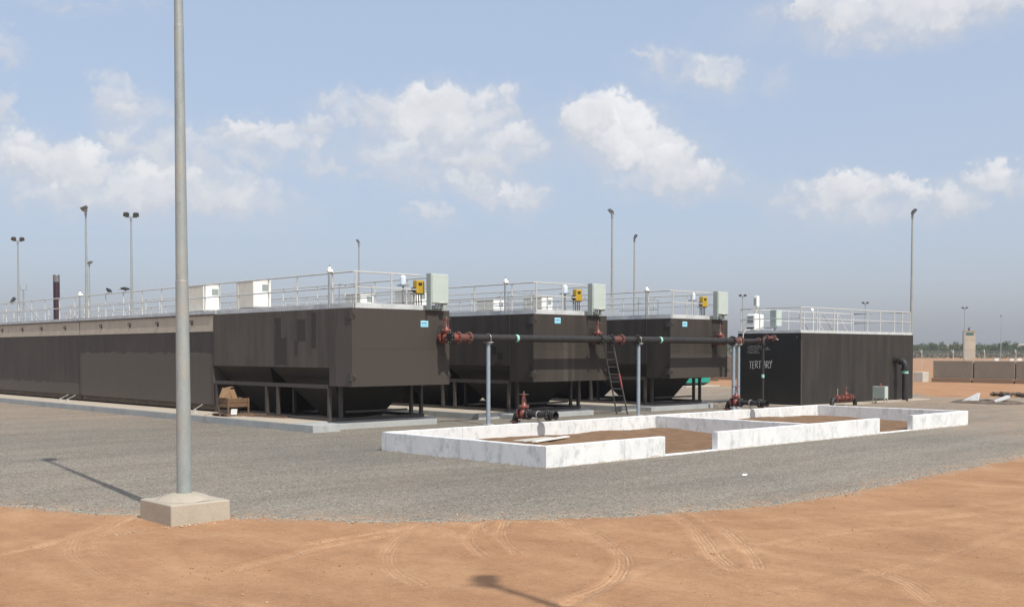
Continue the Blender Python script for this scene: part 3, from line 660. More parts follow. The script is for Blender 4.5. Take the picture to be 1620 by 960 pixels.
def clarifier(mat, label, side_posts, front_posts):
    t = thing('clarifier_tank', (0, 0, 0), label, 'tank', 'dark steel clarifier tanks raised on hopper frames')
    L = 8.55
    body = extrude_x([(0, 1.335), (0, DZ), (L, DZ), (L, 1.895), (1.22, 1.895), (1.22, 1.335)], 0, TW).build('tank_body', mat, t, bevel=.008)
    for y in (1.22, 4.45): MB().box(-.008, -.001, y - .012, y + .012, 1.90, DZ - .02).build('weld_seam', 'frame', t)
    MB().box(.03, TW - .03, -.006, -.001, 2.49, 2.505).build('weld_seam', 'frame', t)
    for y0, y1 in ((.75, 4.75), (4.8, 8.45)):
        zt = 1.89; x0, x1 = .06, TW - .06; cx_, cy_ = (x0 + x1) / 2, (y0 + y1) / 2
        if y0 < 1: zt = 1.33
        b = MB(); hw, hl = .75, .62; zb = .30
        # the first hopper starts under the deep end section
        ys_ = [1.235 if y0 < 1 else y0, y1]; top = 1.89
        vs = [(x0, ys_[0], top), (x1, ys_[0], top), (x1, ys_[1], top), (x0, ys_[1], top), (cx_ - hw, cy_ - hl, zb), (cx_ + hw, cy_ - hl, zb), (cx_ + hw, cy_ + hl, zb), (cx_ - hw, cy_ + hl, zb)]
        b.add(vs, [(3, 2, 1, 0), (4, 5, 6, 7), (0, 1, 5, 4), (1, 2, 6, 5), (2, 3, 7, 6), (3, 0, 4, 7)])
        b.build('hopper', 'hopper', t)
    fr = MB()
    for x in (.06, TW - .06):
        fr.box(x - .05, x + .05, 1.3, 8.5, 1.25, 1.37); fr.box(x - .05, x + .05, 1.3, 8.5, .245, .34)
    fr.box(.11, TW - .11, 1.30, 1.40, .245, .33); fr.box(.11, TW - .11, 4.6, 4.7, .245, .33); fr.box(.7, TW - .7, 1.32, 1.38, .48, .54)
    fr.box(.11, TW - .11, 8.35, 8.45, 1.25, 1.37)
    frame = fr.build('support_frame', 'frame', t)
    for x, y in ((.10, 1.36), (.52, 1.36), (TW - .52, 1.36), (TW - .1, 1.36), (.06, 4.3), (.06, 5.0), (TW - .06, 4.3), (TW - .06, 5.0), (.9, 4.65), (.06, 8.4), (TW - .06, 8.4)):
        zt = 1.332 if y < 1.5 else 1.245
        MB().box(x - .05, x + .05, y - .05, y + .05, .345 if y > 1.5 else .245, zt if zt < 1.3 else zt).build('leg', 'frame', frame)
    for y, z in ((-.0, 3.50), (-.0, 1.62)):
        b = MB().box(-.03, .0, y + .02, y + .20, z - .12, z + .12); b.ring((.06, -.04, z), (1, 0, .2), .055, .013, 12, 5); b.box(.02, .10, -.012, .001, z - .11, z + .11)
        b.build('lifting_lug', 'frame', t)
    b = MB().ring((TW - .04, -.05, 1.62), (1, 0, .2), .055, .013, 12, 5).box(TW - .09, TW - .01, -.012, .001, 1.5, 1.74); b.build('lifting_lug', 'frame', t)
    MB().box(.14, TW - .14, .12, L, DZ + .001, DZ + .16).build('deck', 'deck', t)
    MB().box(.20, TW - .20, .2, L, DZ + .161, DZ + .165).build('deck_grating', 'galv_dark', t)
    segs = [[(.17, L), (.17, .15), (2.78, .15)], [(TW - .2, .25), (TW - .2, L)]]
    posts = [(.17, y) for y in side_posts] + [(x, .15) for x in front_posts] + [(TW - .2, y) for y in (.25, 2.0, 3.8, 5.6, 7.4)]
    railing(t, segs, posts)
    # toe pipes and walkway cross rail on the deck
    MB().tube([(TW - .9, 3.0, DZ + .5), (TW - .9, 5.2, DZ + .5)], .02, 6).tube([(TW - .9, 3.0, DZ + .16), (TW - .9, 3.0, DZ + .9), (1.6, 3.0, DZ + .9), (1.6, 3.0, DZ + .16)], .02, 6).build('walkway_rail', 'galv_dark', t, smooth=True)
    return t
sp1 = [.03, 1.28, 3.3, 5.05, 7.05, 8.4]; fp1 = [1.6]
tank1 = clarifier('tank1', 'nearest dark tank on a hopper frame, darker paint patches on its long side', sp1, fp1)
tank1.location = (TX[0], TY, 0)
def retex(t, mat):
    for ch in t.children:
        if ch.name.startswith('tank_body'): ch.data = ch.data.copy(); ch.data.materials[0] = MAT[mat]
tank2 = dup(tank1, (TX[1], TY, 0), 'middle dark tank on a hopper frame, pale drip streaks down its end wall'); retex(tank2, 'tank2')
tank3 = dup(tank1, (TX[2], TY, 0), 'farthest dark tank on a hopper frame, beyond the ladder'); retex(tank3, 'tank3')

def long_tank(mat, label, band=True):
    t = thing('treatment_tank', (0, 0, 0), label, 'tank', 'long dark steel treatment tanks')
    L = 12.0
    MB().box(.03, TW - .03, .02, L, .50, DZ - .02).build('tank_body', mat, t, bevel=.008)
    extrude_x([(.05, .30), (.05, .495), (L - .03, .495), (L - .03, .30)], .10, TW - .1).build('skirt', 'skid', t)
    MB().box(.022, .0295, .03, L - .01, DZ - .60, DZ - .022).build('beige_band', 'band', t)
    MB().box(-.03, TW + .0, .01, L, DZ - .018, DZ + .02).build('coping', 'frame', t)
    MB().box(.10, TW - .14, .0, L, DZ + .021, DZ + .15).build('deck', 'deck', t)
    for k, y in enumerate((1.6, 4.4, 6.9, 9.7)):
        b = MB().box(.0, .0215, y - .05, y + .05, DZ - .36, DZ - .18); b.ring((-.03, y, DZ - .24), (1, .4, 0), .06, .016, 10, 5); b.build('lifting_lug', 'frame', t)
    for y in (.02, L - .03): MB().box(-.005, .028, y, y + .02, .5, DZ - .62).build('corner_seam', 'frame', t)
    posts = [(.17, y) for y in (.9, 2.65, 4.4, 6.1, 7.85, 9.6, 11.4)] + [(TW - .2, y) for y in (1.2, 3.0, 4.8, 6.6, 8.4, 10.2, 11.8)]
    railing(t, [[(.17, 0), (.17, L)], [(TW - .2, 0), (TW - .2, L)]], posts)
    return t
LY = TY + 8.57
lt = long_tank('long1', 'long dark tank with beige top band and ragged paler lower coat, nearest one')
lt.location = (TX[0], LY, 0)
names = ['farther long dark tank of the first row, cut by the left edge',
         'rearmost long dark tank of the first row, beyond the left edge of the picture']
for k in (1, 2):
    c = dup(lt, (TX[0], LY + 12.03 * k, 0), names[k - 1])
    for ch in c.children:
        if ch.name.startswith('tank_body'): ch.data = ch.data.copy(); ch.data.materials[0] = MAT['long2']
for r, nm in ((1, 'middle'), (2, 'last')):
    for k in range(3):
        c = dup(lt, (TX[r], LY + 12.03 * k, 0), 'long dark railed tank in the %s row, %s one behind its hopper tank' % (nm, ('first', 'second', 'third')[k]))
        for ch in c.children:
            if ch.name.startswith('tank_body'): ch.data = ch.data.copy(); ch.data.materials[0] = MAT['long2']
# hold-down brackets on the first pad
br = thing('hold_down_bracket', (0, 0, 0), 'small galvanised hold-down bracket with a rod, nearest the crate', 'bracket', 'hold-down brackets on the pad beside the first row')
MB().box(-.09, .09, -.06, .06, 0, .03).box(-.02, .02, -.05, .05, .03, .13).build('plate', 'galv', br)
MB().frust((0, 0, .10), (.45, .28, .26), .013, n=6).build('rod', 'galv', br)
br.location = (18.35, 35.9, .245)
dup(br, (18.3, 47.35, .245), 'small galvanised hold-down bracket at the tank joint, right one of the pair')
dup(br, (18.3, 48.15, .245), 'small galvanised hold-down bracket at the tank joint, left one of the pair')

# ------------------------------------------------------------------ deck equipment
def deck_box(label):
    t = thing('deck_cabinet', (0, 0, 0), label, 'cabinet', 'white equipment cabinets on the tank decks')
    MB().box(0, .70, 0, 1.18, .04, .95).build('housing', 'cream', t, bevel=.015)
    MB().box(-.012, .715, -.012, 1.19, .95, .99).build('lid', 'cream', t, bevel=.008)
    MB().box(.03, .67, -.02, -.001, .08, .92).build('door', 'white', t, bevel=.006)
    v = MB()
    v.box(.33, .60, -.030, -.021, .62, .86)
    vent = v.build('vent', 'panel', t)
    lv = MB()
    for k in range(6): lv.box(.34, .59, -.037, -.031, .64 + k * .036, .655 + k * .036)
    lv.build('louvre', 'galv_dark', vent)
    MB().box(.03, .67, .03, 1.15, .0, .039).build('plinth', 'galv_dark', t)
    return t
db = deck_box('cream cabinet with white vented door on the nearest tank deck, right one of its pair')
ZD = DZ + .166
db.location = (TX[0] + .42, 33.65, ZD)
dup(db, (TX[0] + .42, 37.25, ZD - .01), 'cream cabinet with white vented door on the first row, partly behind the tall pole')
for r, nm in ((1, 'middle'), (2, 'last')):
    dup(db, (TX[r] + .30, 34.3 + .4 * (r - 1), ZD), 'cream cabinet with white vented door on the %s row deck, right one of its pair' % nm)
    dup(db, (TX[r] + .30, 37.9, ZD - .01), 'cream cabinet with white vented door on the %s row deck, left one of its pair' % nm)

def control_panel(label):
    t = thing('control_panel', (0, 0, 0), label, 'electrical box', 'grey-green control panels at the tank ends')
    MB().box(0, .70, 0, .17, .18, 1.12).build('housing', 'panel', t, bevel=.012)
    MB().box(.02, .68, -.022, -.001, .20, 1.10).build('door', 'panel', t, bevel=.008)
    MB().box(-.035, -.002, -.005, .22, -.02, 1.13).build('stand', 'panel_dark', t, bevel=.006)
    MB().box(.3, .5, -.024, -.0225, .21, .235).build('label_plate', 'white', t)
    b = MB()
    for x in (.26, .36, .5): b.tube([(x, .09, .179), (x, .10, .05), (x + .03, .24, -.02)], .025, 8)
    b.box(.50, .66, .03, .16, .0, .178)
    b.build('conduit', 'panel_dark', t)
    return t
cp = control_panel('grey-green electrical cabinet on the nearest tank end, above the first red valve')
cp.location = (TX[0] + 2.83, TY - .30, DZ + .02)
dup(cp, (TX[1] + 2.72, TY - .30, DZ + .02), 'grey-green electrical cabinet on the middle tank end, above the ladder')
dup(cp, (TX[2] + 2.72, TY - .30, DZ + .02), 'grey-green electrical cabinet on the farthest tank end, left of the black tank')

def meter(label):
    t = thing('dosing_unit', (0, 0, 0), label, 'pump unit', 'yellow units by the front railings')
    MB().box(-.15, .17, -.10, .10, .34, .76).build('housing', 'yellow', t, bevel=.02)
    MB().box(-.08, .06, -.112, -.1005, .60, .68).build('display', 'black', t)
    MB().frust((-.25, 0, .46), (-.15, 0, .46), .07, n=12).build('pump_head', 'black', t)
    b = MB()
    for x in (-.1, .0, .1): b.tube([(x, 0, .34), (x + .02, .02, .12), (x + .08, .05, -.30)], .018, 6)
    b.build('hose', 'black', t, smooth=True)
    MB().box(-.25, .2, -.05, .12, .31, .339).build('shelf', 'galv_dark', t)
    MB().box(-.17, -.13, .02, .06, -.30, .31).build('stand', 'galv_dark', t)
    return t
mt_ = meter('yellow dosing unit with black hoses on the nearest tank, left of its grey cabinet')
dup(mt_, (TX[1] + 2.45, TY + .22, DZ + .18), 'yellow dosing unit with black hoses on the middle tank, left of its grey cabinet')
dup(mt_, (TX[2] + 2.42, TY + .22, DZ + .18), 'yellow dosing unit with black hoses on the farthest tank, left of its grey cabinet')
mt_.location = (TX[0] + 2.72, TY + .22, DZ + .18)
def jar(label):
    t = thing('dosing_bottle', (0, 0, 0), label, 'bottle', 'pale bottles by the front railings')
    MB().frust((0, 0, .62), (0, 0, .86), .10, n=14).frust((0, 0, .86), (0, 0, .93), .10, .04, 14).build('bottle', 'bottle', t, smooth=True)
    MB().frust((0, 0, .93), (0, 0, .97), .045, n=10).build('cap', 'white', t)
    MB().box(-.14, .14, -.14, .14, .58, .619).box(-.02, .02, -.02, .02, -.02, .58).build('stand', 'galv_dark', t)
    return t
MAT['bottle'] = simple('translucent_plastic', (.62, .72, .82), .3, 0, .08, 4)
j = jar('pale blue bottle on a stand on the nearest tank, left of the yellow unit'); j.location = (TX[0] + 2.32, TY + .5, DZ + .18)
dup(j, (TX[1] + 2.1, TY + .5, DZ + .18), 'pale blue bottle on a stand on the middle tank, left of the yellow unit')
dup(j, (TX[2] + 2.1, TY + .5, DZ + .18), 'pale blue bottle on a stand on the farthest tank, left of the yellow unit')
def rail_lamp(label):
    t = thing('deck_lamp', (0, 0, 0), label, 'lamp', 'small white lamps on the railing posts')
    MB().frust((0, 0, -1.1), (0, 0, .0), .035, n=8).build('post', 'galv_dark', t, smooth=True)
    MB().box(-.07, .12, -.06, .06, .0, .10).build('housing', 'white', t, bevel=.02)
    MB().ball((.02, 0, .13), .05, .05, .055).build('lens', 'white', t, smooth=True)
    MB().frust((.02, 0, .18), (.02, 0, .215), .022, n=8).build('finial', 'wood', t)
    return t
rl = rail_lamp('small white lamp on the nearest tank railing post')
rl.location = (TX[0] + .05, TY + 1.28, 4.84)
dup(rl, (TX[1] + .05, TY + 1.5, 4.84), 'small white lamp on the middle tank railing post')
dup(rl, (TX[2] + .05, TY + 1.28, 4.84), 'small white lamp on the farthest tank railing post')
dup(rl, (TX[0] + .05, 47.8, 4.84), 'small white lamp on the first row railing, between the stack and the crows')

st = thing('vent_stack', (21.0, 55.6, 3.7), 'dark maroon vent stack with a grey cap behind the first row railing', 'chimney')
MB().frust((0, 0, 0), (0, 0, 2.18), .155, n=20).build('pipe', 'stack', st, smooth=True)
MB().frust((0, 0, 2.18), (0, 0, 2.50), .162, n=20).frust((0, 0, 2.5), (0, 0, 2.55), .166, .14, 20).build('cap', 'stack_cap', st, smooth=True)

def crow(name_label, loc, rz, head_down=False):
    t = thing('crow', loc, name_label, 'bird', rz=rz)
    b = MB(); rot = Matrix.Rotation(R(-25 if not head_down else 8), 3, 'Y')
    b.ball((0, 0, .13), .14, .062, .068, 12, 8, rot)
    b.ball((.13, 0, .20 if not head_down else .12), .045, .038, .04, 10, 7)
    b.frust((.09, 0, .17 if not head_down else .13), (.13, 0, .2 if not head_down else .12), .05, .036, 10)
    b.frust((.16, 0, .20 if not head_down else .11), (.235, 0, .19 if not head_down else .07), .016, .003, 8)
    b.add([(-.10, -.03, .12), (-.10, .03, .12), (-.30, .035, .01 if not head_down else .09), (-.30, -.035, .01 if not head_down else .09), (-.1, 0, .09)], [(0, 1, 2, 3), (1, 4, 2), (0, 3, 4), (2, 4, 3)])
    body = b.build('body', 'crow', t, smooth=True)
    MB().frust((0, .03, .08), (.01, .03, .0), .007, n=5).frust((0, -.03, .08), (.01, -.03, .0), .007, n=5).build('legs', 'crow', t)
    for s_ in (-1, 1):
        MB().ball((-.04, s_ * .058, .13), .14, .014, .05, 10, 6, rot).build('wing', 'crow', t, smooth=True)
RY = DZ + .14 + .96 + .018
crow('black crow on the first row railing, leaning upright, left one of the two birds', (TX[0] + .17, 45.05, RY), R(95))
crow('black crow on the first row railing, stooping, right one of the two birds', (TX[0] + .17, 43.4, RY), R(-40), True)
an = thing('deck_floodlight', (20.2, 57.9, 3.86), 'grey floodlight bracket with a raking strut beside the maroon stack', 'lamp')
MB().frust((0, 0, 0), (0, 0, 1.7), .04, n=8).build('post', 'galv_dark', an); MB().frust((.8, -.5, 0), (0, 0, 1.1), .03, n=8).build('strut', 'galv_dark', an)
MB().bar((-.5, .35, 1.0), (-.35, .25, 1.3), .25, .12).build('floodlight', 'lamp_body', an); MB().tube([(-.12, .1, 1.9), (-.12, .1, 1.7), (.12, -.1, 1.7), (.12, -.1, 1.95)], .02, 6).bar((-.4, .3, 1.1), (0, 0, .95), .04, .04).build('bracket', 'galv_dark', an)
# ------------------------------------------------------------------ header pipe, valves, supports
PZ, PY = 2.84, 26.45
hp = thing('header_pipe', (22.25, PY, PZ), 'long black pipe with red flanged spools along the tank fronts', 'pipe')
def flange(b, x, r, th=.035, y=0, z=0, bolts=8):
    b.frust((x - th / 2, y, z), (x + th / 2, y, z), r, n=20)
def bolts(b, x, r, y=0, z=0, n=8, L=.06, s_=.014):
    for k in range(n):
        t = 2 * math.pi * (k + .5) / n; b.frust((x - L, y + r * math.cos(t), z + r * math.sin(t)), (x + L, y + r * math.cos(t), z + r * math.sin(t)), s_, n=6)
def run(x0, x1, r=.122, m='pipe', nm='pipe_run', y=0, z=0):
    return MB().frust((x0, y, z), (x1, y, z), r, n=20).build(nm, m, hp, smooth=True)
def flpair(x, m='pipe', r=.20):
    b = MB(); flange(b, x - .019, r); flange(b, x + .019, r); o = b.build('flange', m, hp)
    q = MB(); bolts(q, x, r - .035); q.build('bolts', 'bolt', o)
ox = 22.25
b = MB(); flange(b, 0, .20, .05); o = b.build('blind_flange', 'pipe', hp); q = MB(); bolts(q, 0, .16); q.build('bolts', 'bolt', o)
run(.03, .30, .13, 'red', 'tee'); flpair(.30, 'red_dull'); run(.32, .74, .125, 'red_dull', 'spool'); flpair(.76, 'red_dull')
run(.78, 7.02); flpair(7.03, 'pipe'); run(7.05, 7.58, .13, 'pipe', 'tee'); flpair(7.60, 'pipe'); run(7.62, 8.14, .125, 'red_dull', 'spool'); flpair(8.16, 'red_dull')
run(8.18, 9.0); flpair(9.02, 'pipe'); run(9.04, 14.55); run(14.56, 15.10, .13, 'pipe', 'tee'); flpair(15.12, 'pipe'); run(15.14, 15.62, .125, 'red_dull', 'spool'); flpair(15.64, 'red_dull')
b = MB().frust((15.66, 0, 0), (15.86, 0, -.0), .11, .075, 16); b.build('reducer', 'bolt', hp, smooth=True)
run(15.86, 16.95, .095, z=-.0); b = MB(); flange(b, 16.98, .15, .05); o = b.build('flange', 'red', hp); q = MB(); bolts(q, 16.98, .12); q.build('bolts', 'bolt', o)
for x in (2.87, 10.42): MB().frust((x - .05, 0, 0), (x + .05, 0, 0), .126, n=20).build('tape_band', 'teal', hp, smooth=True)

def ring_y(b, y, r, th=.035, z=0, x=0): b.frust((x, y - th / 2, z), (x, y + th / 2, z), r, n=20)
def bolts_y(b, y, r, z=0, n=8, L=.05, x=0):
    for k in range(n):
        t = 2 * math.pi * (k + .5) / n; b.frust((x + r * math.cos(t), y - L, z + r * math.sin(t)), (x + r * math.cos(t), y + L, z + r * math.sin(t)), .013, n=6)
def bonnet(t, s=1.0, m='red', z=0, y=0, x=0):
    """gate valve body with bonnet, open yoke, stem and handwheel; the bore lies along Y"""
    S = lambda a: a * s
    b = MB().ball((x, y, z), S(.19), S(.13), S(.20), 16, 10); b.frust((x, y, z), (x, y, z + S(.25)), S(.13), S(.11), 14); body = b.build('valve_body', m, t, smooth=True)
    b = MB().frust((x, y, z + S(.235)), (x, y, z + S(.262)), S(.185), n=18).frust((x, y, z + S(.264)), (x, y, z + S(.29)), S(.185), n=18).frust((x, y, z + S(.29)), (x, y, z + S(.40)), S(.12), S(.06), 14)
    b.build('bonnet', m, t, smooth=True)
    b = MB()
    for k in (-1, 1): b.tube([(x + k * S(.075), y, z + S(.36)), (x + k * S(.085), y, z + S(.50)), (x + k * S(.03), y, z + S(.66))], S(.020), 6)
    b.frust((x, y, z + S(.62)), (x, y, z + S(.68)), S(.05), n=10); b.build('yoke', m, t, smooth=True)
    MB().frust((x, y, z + S(.38)), (x, y, z + S(.80)), S(.014), n=8).build('stem', 'bolt', t)
    b = MB().ring((x, y, z + S(.69)), (0, 0, 1), S(.165), S(.014), 24, 6)
    for k in range(4):
        a = math.pi / 2 * k + .4; b.bar((x, y, z + S(.69)), (x + math.cos(a) * S(.165), y + math.sin(a) * S(.165), z + S(.69)), S(.02), S(.012))
    b.build('handwheel', 'red_dull', t, smooth=True)
    q = MB()
    for k in range(8):
        a = 2 * math.pi * k / 8; q.frust((x + math.cos(a) * S(.16), y + math.sin(a) * S(.16), z + S(.21)), (x + math.cos(a) * S(.16), y + math.sin(a) * S(.16), z + S(.315)), S(.012), n=6)
    q.build('bolts', 'bolt', body)
def tank_valve(label):
    t = thing('gate_valve', (0, 0, 0), label, 'valve', 'red gate valves where the tanks meet the header pipe')
    bonnet(t, .86, 'red', 0, -.32)
    b = MB(); ring_y(b, -.14, .19); ring_y(b, -.175, .19); ring_y(b, -.47, .19); fl = b.build('flange', 'red', t)
    b = MB(); bolts_y(b, -.16, .155); bolts_y(b, -.48, .155); b.build('bolts', 'bolt', fl)
    MB().frust((0, -.005, 0), (0, -.7, 0), .115, n=18).build('stub_pipe', 'pipe', t, smooth=True)
    return t
gv = tank_valve('red gate valve at the left end of the black header pipe, on the nearest tank')
gv.location = (22.42, TY, PZ)
dup(gv, (29.62, TY, PZ), 'red gate valve on the header pipe just above the ladder, on the middle tank')
dup(gv, (37.08, TY, PZ), 'red gate valve on the header pipe at the farthest tank, beside the twin posts')
def support(label):
    t = thing('pipe_support_post', (0, 0, 0), label, 'post', 'blue-grey posts under the header pipe')
    MB().frust((0, 0, 0), (0, 0, PZ - .15), .068, n=16).build('post', 'post', t, smooth=True)
    MB().box(-.10, .10, -.14, .14, PZ - .149, PZ - .126).build('saddle', 'galv', t)
    b = MB(); b.tube([(0, .14 * math.cos(a), PZ + .14 * math.sin(a)) for a in [R(q) for q in range(-20, 201, 20)]], .012, 6); b.frust((0, .14, PZ - .2), (0, .14, PZ - .02), .011, n=6); b.frust((0, -.14, PZ - .2), (0, -.14, PZ - .02), .011, n=6)
    b.build('u_bolt', 'bolt', t)
    MB().box(-.14, .14, -.14, .14, .018, .035).build('base_plate', 'galv', t)
    return t
sp_ = support('blue-grey post under the header pipe, left of the first ground valve'); sp_.location = (23.86, PY, 0)
dup(sp_, (31.42, PY, 0), 'blue-grey post under the header pipe, right of the ladder')
dup(sp_, (37.45, PY, 0), 'blue-grey post under the right end of the header pipe, left one of the twin posts')
dup(sp_, (37.80, PY, 0), 'blue-grey post under the right end of the header pipe, right one of the twin posts')

def ground_valve(label):
    t = thing('ground_valve', (0, 0, 0), label, 'valve', 'red ground valves behind the drying bed wall')
    z = .68
    MB().tube([(0, .35, 0), (0, .35, z - .16), (0, .31, z - .05), (0, .24, z)], .085, 14).build('riser', 'pipe', t, smooth=True)
    b = MB(); b.frust((0, .35, z - .24), (0, .35, z - .20), .15, n=18); ring_y(b, .19, .15, .03, z); ring_y(b, .15, .15, .03, z); b.build('flange', 'red_dull', t)
    bonnet(t, .78, 'red', z, .0)
    b = MB(); ring_y(b, -.16, .15, .03, z); ring_y(b, -.2, .15, .03, z); fl = b.build('flange', 'pipe', t)
    q = MB(); bolts_y(q, -.18, .12, z); bolts_y(q, .17, .12, z); bolts_y(q, -.95, .12, z); q.build('bolts', 'bolt', fl)
    MB().frust((0, .2, z), (0, -.95, z), .08, n=18).build('outlet_pipe', 'pipe', t, smooth=True)
    b = MB(); ring_y(b, -.93, .15, .035, z); ring_y(b, -.975, .15, .035, z); b.build('flange', 'pipe', t)
    # open bell mouth
    prof = [(.08, -.99), (.085, -1.10), (.115, -1.24), (.105, -1.24), (.07, -1.10), (.065, -.995)]; n = 20; vs = []; fs = []
    for r_, y_ in prof: vs += [(r_ * math.cos(2 * math.pi * k / n), y_, z + r_ * math.sin(2 * math.pi * k / n)) for k in range(n)]
    for i in range(len(prof) - 1):
        for k in range(n): fs.append((i * n + k, i * n + (k + 1) % n, (i + 1) * n + (k + 1) % n, (i + 1) * n + k))
    MB().add(vs, fs).build('bell_mouth', 'pipe', t, smooth=True)
    b = MB(); b.tube([(.1 * math.cos(R(a)), -.58, z + .1 * math.sin(R(a))) for a in range(-30, 211, 20)], .014, 6); b.bar((-.05, -.58, z - .1), (.0, -.58, BH + .0), .05, .02); b.box(-.14, .14, -.61, -.55, z - .105, z - .085)
    b.build('clamp', 'bolt', t)
    return t
v1 = ground_valve('red gate valve with a black outlet pipe over the nearer sand bed'); v1.location = (20.92, 21.72, 0)
dup(v1, (30.92, 21.72, 0), 'red gate valve with black outlet pipe over the farther sand bed')
v3 = thing('double_valve', (43.58, 24.95, 0), 'low red valve assembly between two black elbows against the black tank', 'valve')
z = .36
for s_ in (-1, 1): MB().tube([(s_ * .98, 0, 0), (s_ * .98, 0, z - .18), (s_ * .90, 0, z - .05), (s_ * .74, 0, z)], .095, 12).build('elbow', 'pipe', v3, smooth=True)
b = MB()
for x in (-.66, -.28, .02, .40, .60): b.frust((x - .03, 0, z), (x + .03, 0, z), .16, n=18)
o = b.build('flange', 'red', v3); q = MB(); [bolts(q, x, .125, z=z) for x in (-.66, -.28, .02, .6)]; q.build('bolts', 'bolt', o)
MB().frust((-.74, 0, z), (.74, 0, z), .10, n=16).build('spool', 'red_dull', v3, smooth=True)
bonnet(v3, .62, 'red', z, 0, .22)
MB().frust((-.5, 0, z), (-.5, 0, z + .42), .012, n=6).build('indicator_rod', 'galv', v3)

rp = thing('riser_pipe', (39.2, 26.2, 0), 'thin black riser pipe with a teal band in front of the chalk lettering', 'pipe')
MB().frust((0, 0, 0), (0, 0, 2.72), .06, n=14).build('riser', 'pipe', rp, smooth=True)
MB().frust((0, 0, 1.30), (0, 0, 1.44), .063, n=14).build('tape_band', 'teal', rp, smooth=True)
b = MB().frust((0, 0, 2.68), (0, 0, 2.72), .13, n=16); b.build('flange', 'pipe', rp)
MB().tube([(0, 0, 2.72), (0, 0, 2.84), (.06, 0, 2.94), (.18, 0, 2.98)], .085, 12).build('elbow', 'pipe', rp, smooth=True)
b = MB().frust((.18, 0, 2.98), (.80, 0, 2.98), .07, n=12).frust((.2, 0, 2.98), (.25, 0, 2.98), .14, n=16).frust((.74, 0, 2.98), (.79, 0, 2.98), .14, n=16); b.build('branch_pipe', 'red_dull', rp, smooth=True)
b = MB(); bolts(b, .765, .11, z=2.98, n=6); b.frust((.8, 0, 2.98), (.98, -.1, 2.9), .05, .03, 8); b.build('bolts', 'bolt', rp)

rr = thing('inlet_pipe', (50.2, 25.45, 0), 'thick black pipe with a teal band bending into the black tank', 'pipe')
MB().frust((0, 0, 0), (0, 0, 1.5), .145, n=18).build('riser', 'pipe', rr, smooth=True)
MB().frust((0, 0, 1.34), (0, 0, 1.48), .149, n=18).build('tape_band', 'teal', rr, smooth=True)
MB().frust((0, 0, 1.50), (0, 0, 1.58), .21, n=18).build('flange', 'pipe', rr, smooth=True)
MB().tube([(0, 0, 1.58), (0, .015, 1.74), (0, .07, 1.87), (0, .17, 1.94), (0, .28, 1.96)], .15, 14).build('elbow', 'pipe', rr, smooth=True)
MB().tube([(0, .28, 1.96), (0, .545, 1.96)], .12, 14).frust((0, .27, 1.96), (0, .33, 1.96), .2, n=16).frust((0, .50, 1.96), (0, .545, 1.96), .2, n=16).build('branch_pipe', 'pipe', rr, smooth=True)

# ------------------------------------------------------------------ black tank
tt = thing('tertiary_tank', (41.82, 26.0, 0), 'large separate black tank with chalk lettering and railed deck, at the right', 'tank')
TL = 10.25; TD = 3.3; TZ = 3.22
MB().box(0, TL, 0, TD, .055, TZ).build('tank_body', 'tert', tt, bevel=.008)
MB().box(-.010, -.001, .02, TD - .02, .08, TZ - .02).build('end_panel', 'tert_side', tt)  # end wall given a darker tone than the tank body
MB().box(.0, TL - .1, .02, TD, TZ + .001, TZ + .12).build('deck', 'deck', tt)
MB().box(-.02, .06, -.02, .03, .06, TZ - .3).build('corner_seam', 'frame', tt)
railing(tt, [[(.1, TD - .1), (.1, .1), (TL - .15, .1), (TL - .15, TD - .1), (.1, TD - .1)]],
        [(.1, y) for y in (TD - .1, 2.2, .1)] + [(x, .1) for x in (1.45, 2.9, 4.4, 5.9, 7.1, 8.5, 9.3, TL - .15)] + [(x, TD - .1) for x in (1.2, 2.6, 4.0, 5.4, 6.8, 8.2, TL - .15)], TZ + .12, 1.0)
b = MB()
for x in (6.2, 8.5):
    for y in (TD - .1, TD + .7): b.tube([(x, y, TZ + 1.1), (x + 1.0, y, TZ + .2), (x + 2.2, y, TZ - .9)], .03, 6)
    b.frust((x, TD - .1, TZ + .1), (x, TD - .1, TZ + 1.1), .04, n=8)
b.build('stair_rail', 'galv', tt, smooth=True)
for z in (3.0,): MB().ring((.0 - .03, .18, z), (0, 1, .2), .06, .014, 12, 5).build('lifting_lug', 'frame', tt)
# chalk lettering, each letter a set of strokes on the end wall (text runs towards -Y)
GL = {'T': [[(0, 1), (1, 1.05)], [(.5, 1.02), (.45, 0)]], 'E': [[(.1, 1), (.0, 0), (.9, .05)], [(.1, 1), (.95, 1.0)], [(.05, .52), (.75, .55)]],
      'R': [[(0, 0), (.05, 1), (.7, .95), (.85, .7), (.6, .5), (.05, .48)], [(.35, .48), (.95, -.05)]], 'I': [[(.5, 1), (.5, 0)]],
      'A': [[(0, 0), (.5, 1.02), (.95, -.02)], [(.2, .38), (.75, .36)]], 'Y': [[(0, 1.05), (.45, .55)], [(1.0, 1.1), (.45, .52), (.25, -.05)]]}
def strokes(word, y0, z0, w_, h_, gap, r_, mat, parent, nm, slope=0):
    b = MB(); y = y0; k = 0
    for ch in word:
        for s_ in GL.get(ch, []):
            pts = [(-.0145, y - px_ * w_, z0 + pz_ * h_ + slope * k) for px_, pz_ in s_]
            for a, c in zip(pts, pts[1:]): b.bar(a, c, .004, r_, (0, 1, 0) if abs(a[2] - c[2]) > abs(a[1] - c[1]) else (0, 0, 1))
        y -= w_ + gap; k += 1
    return b.build(nm, mat, parent)
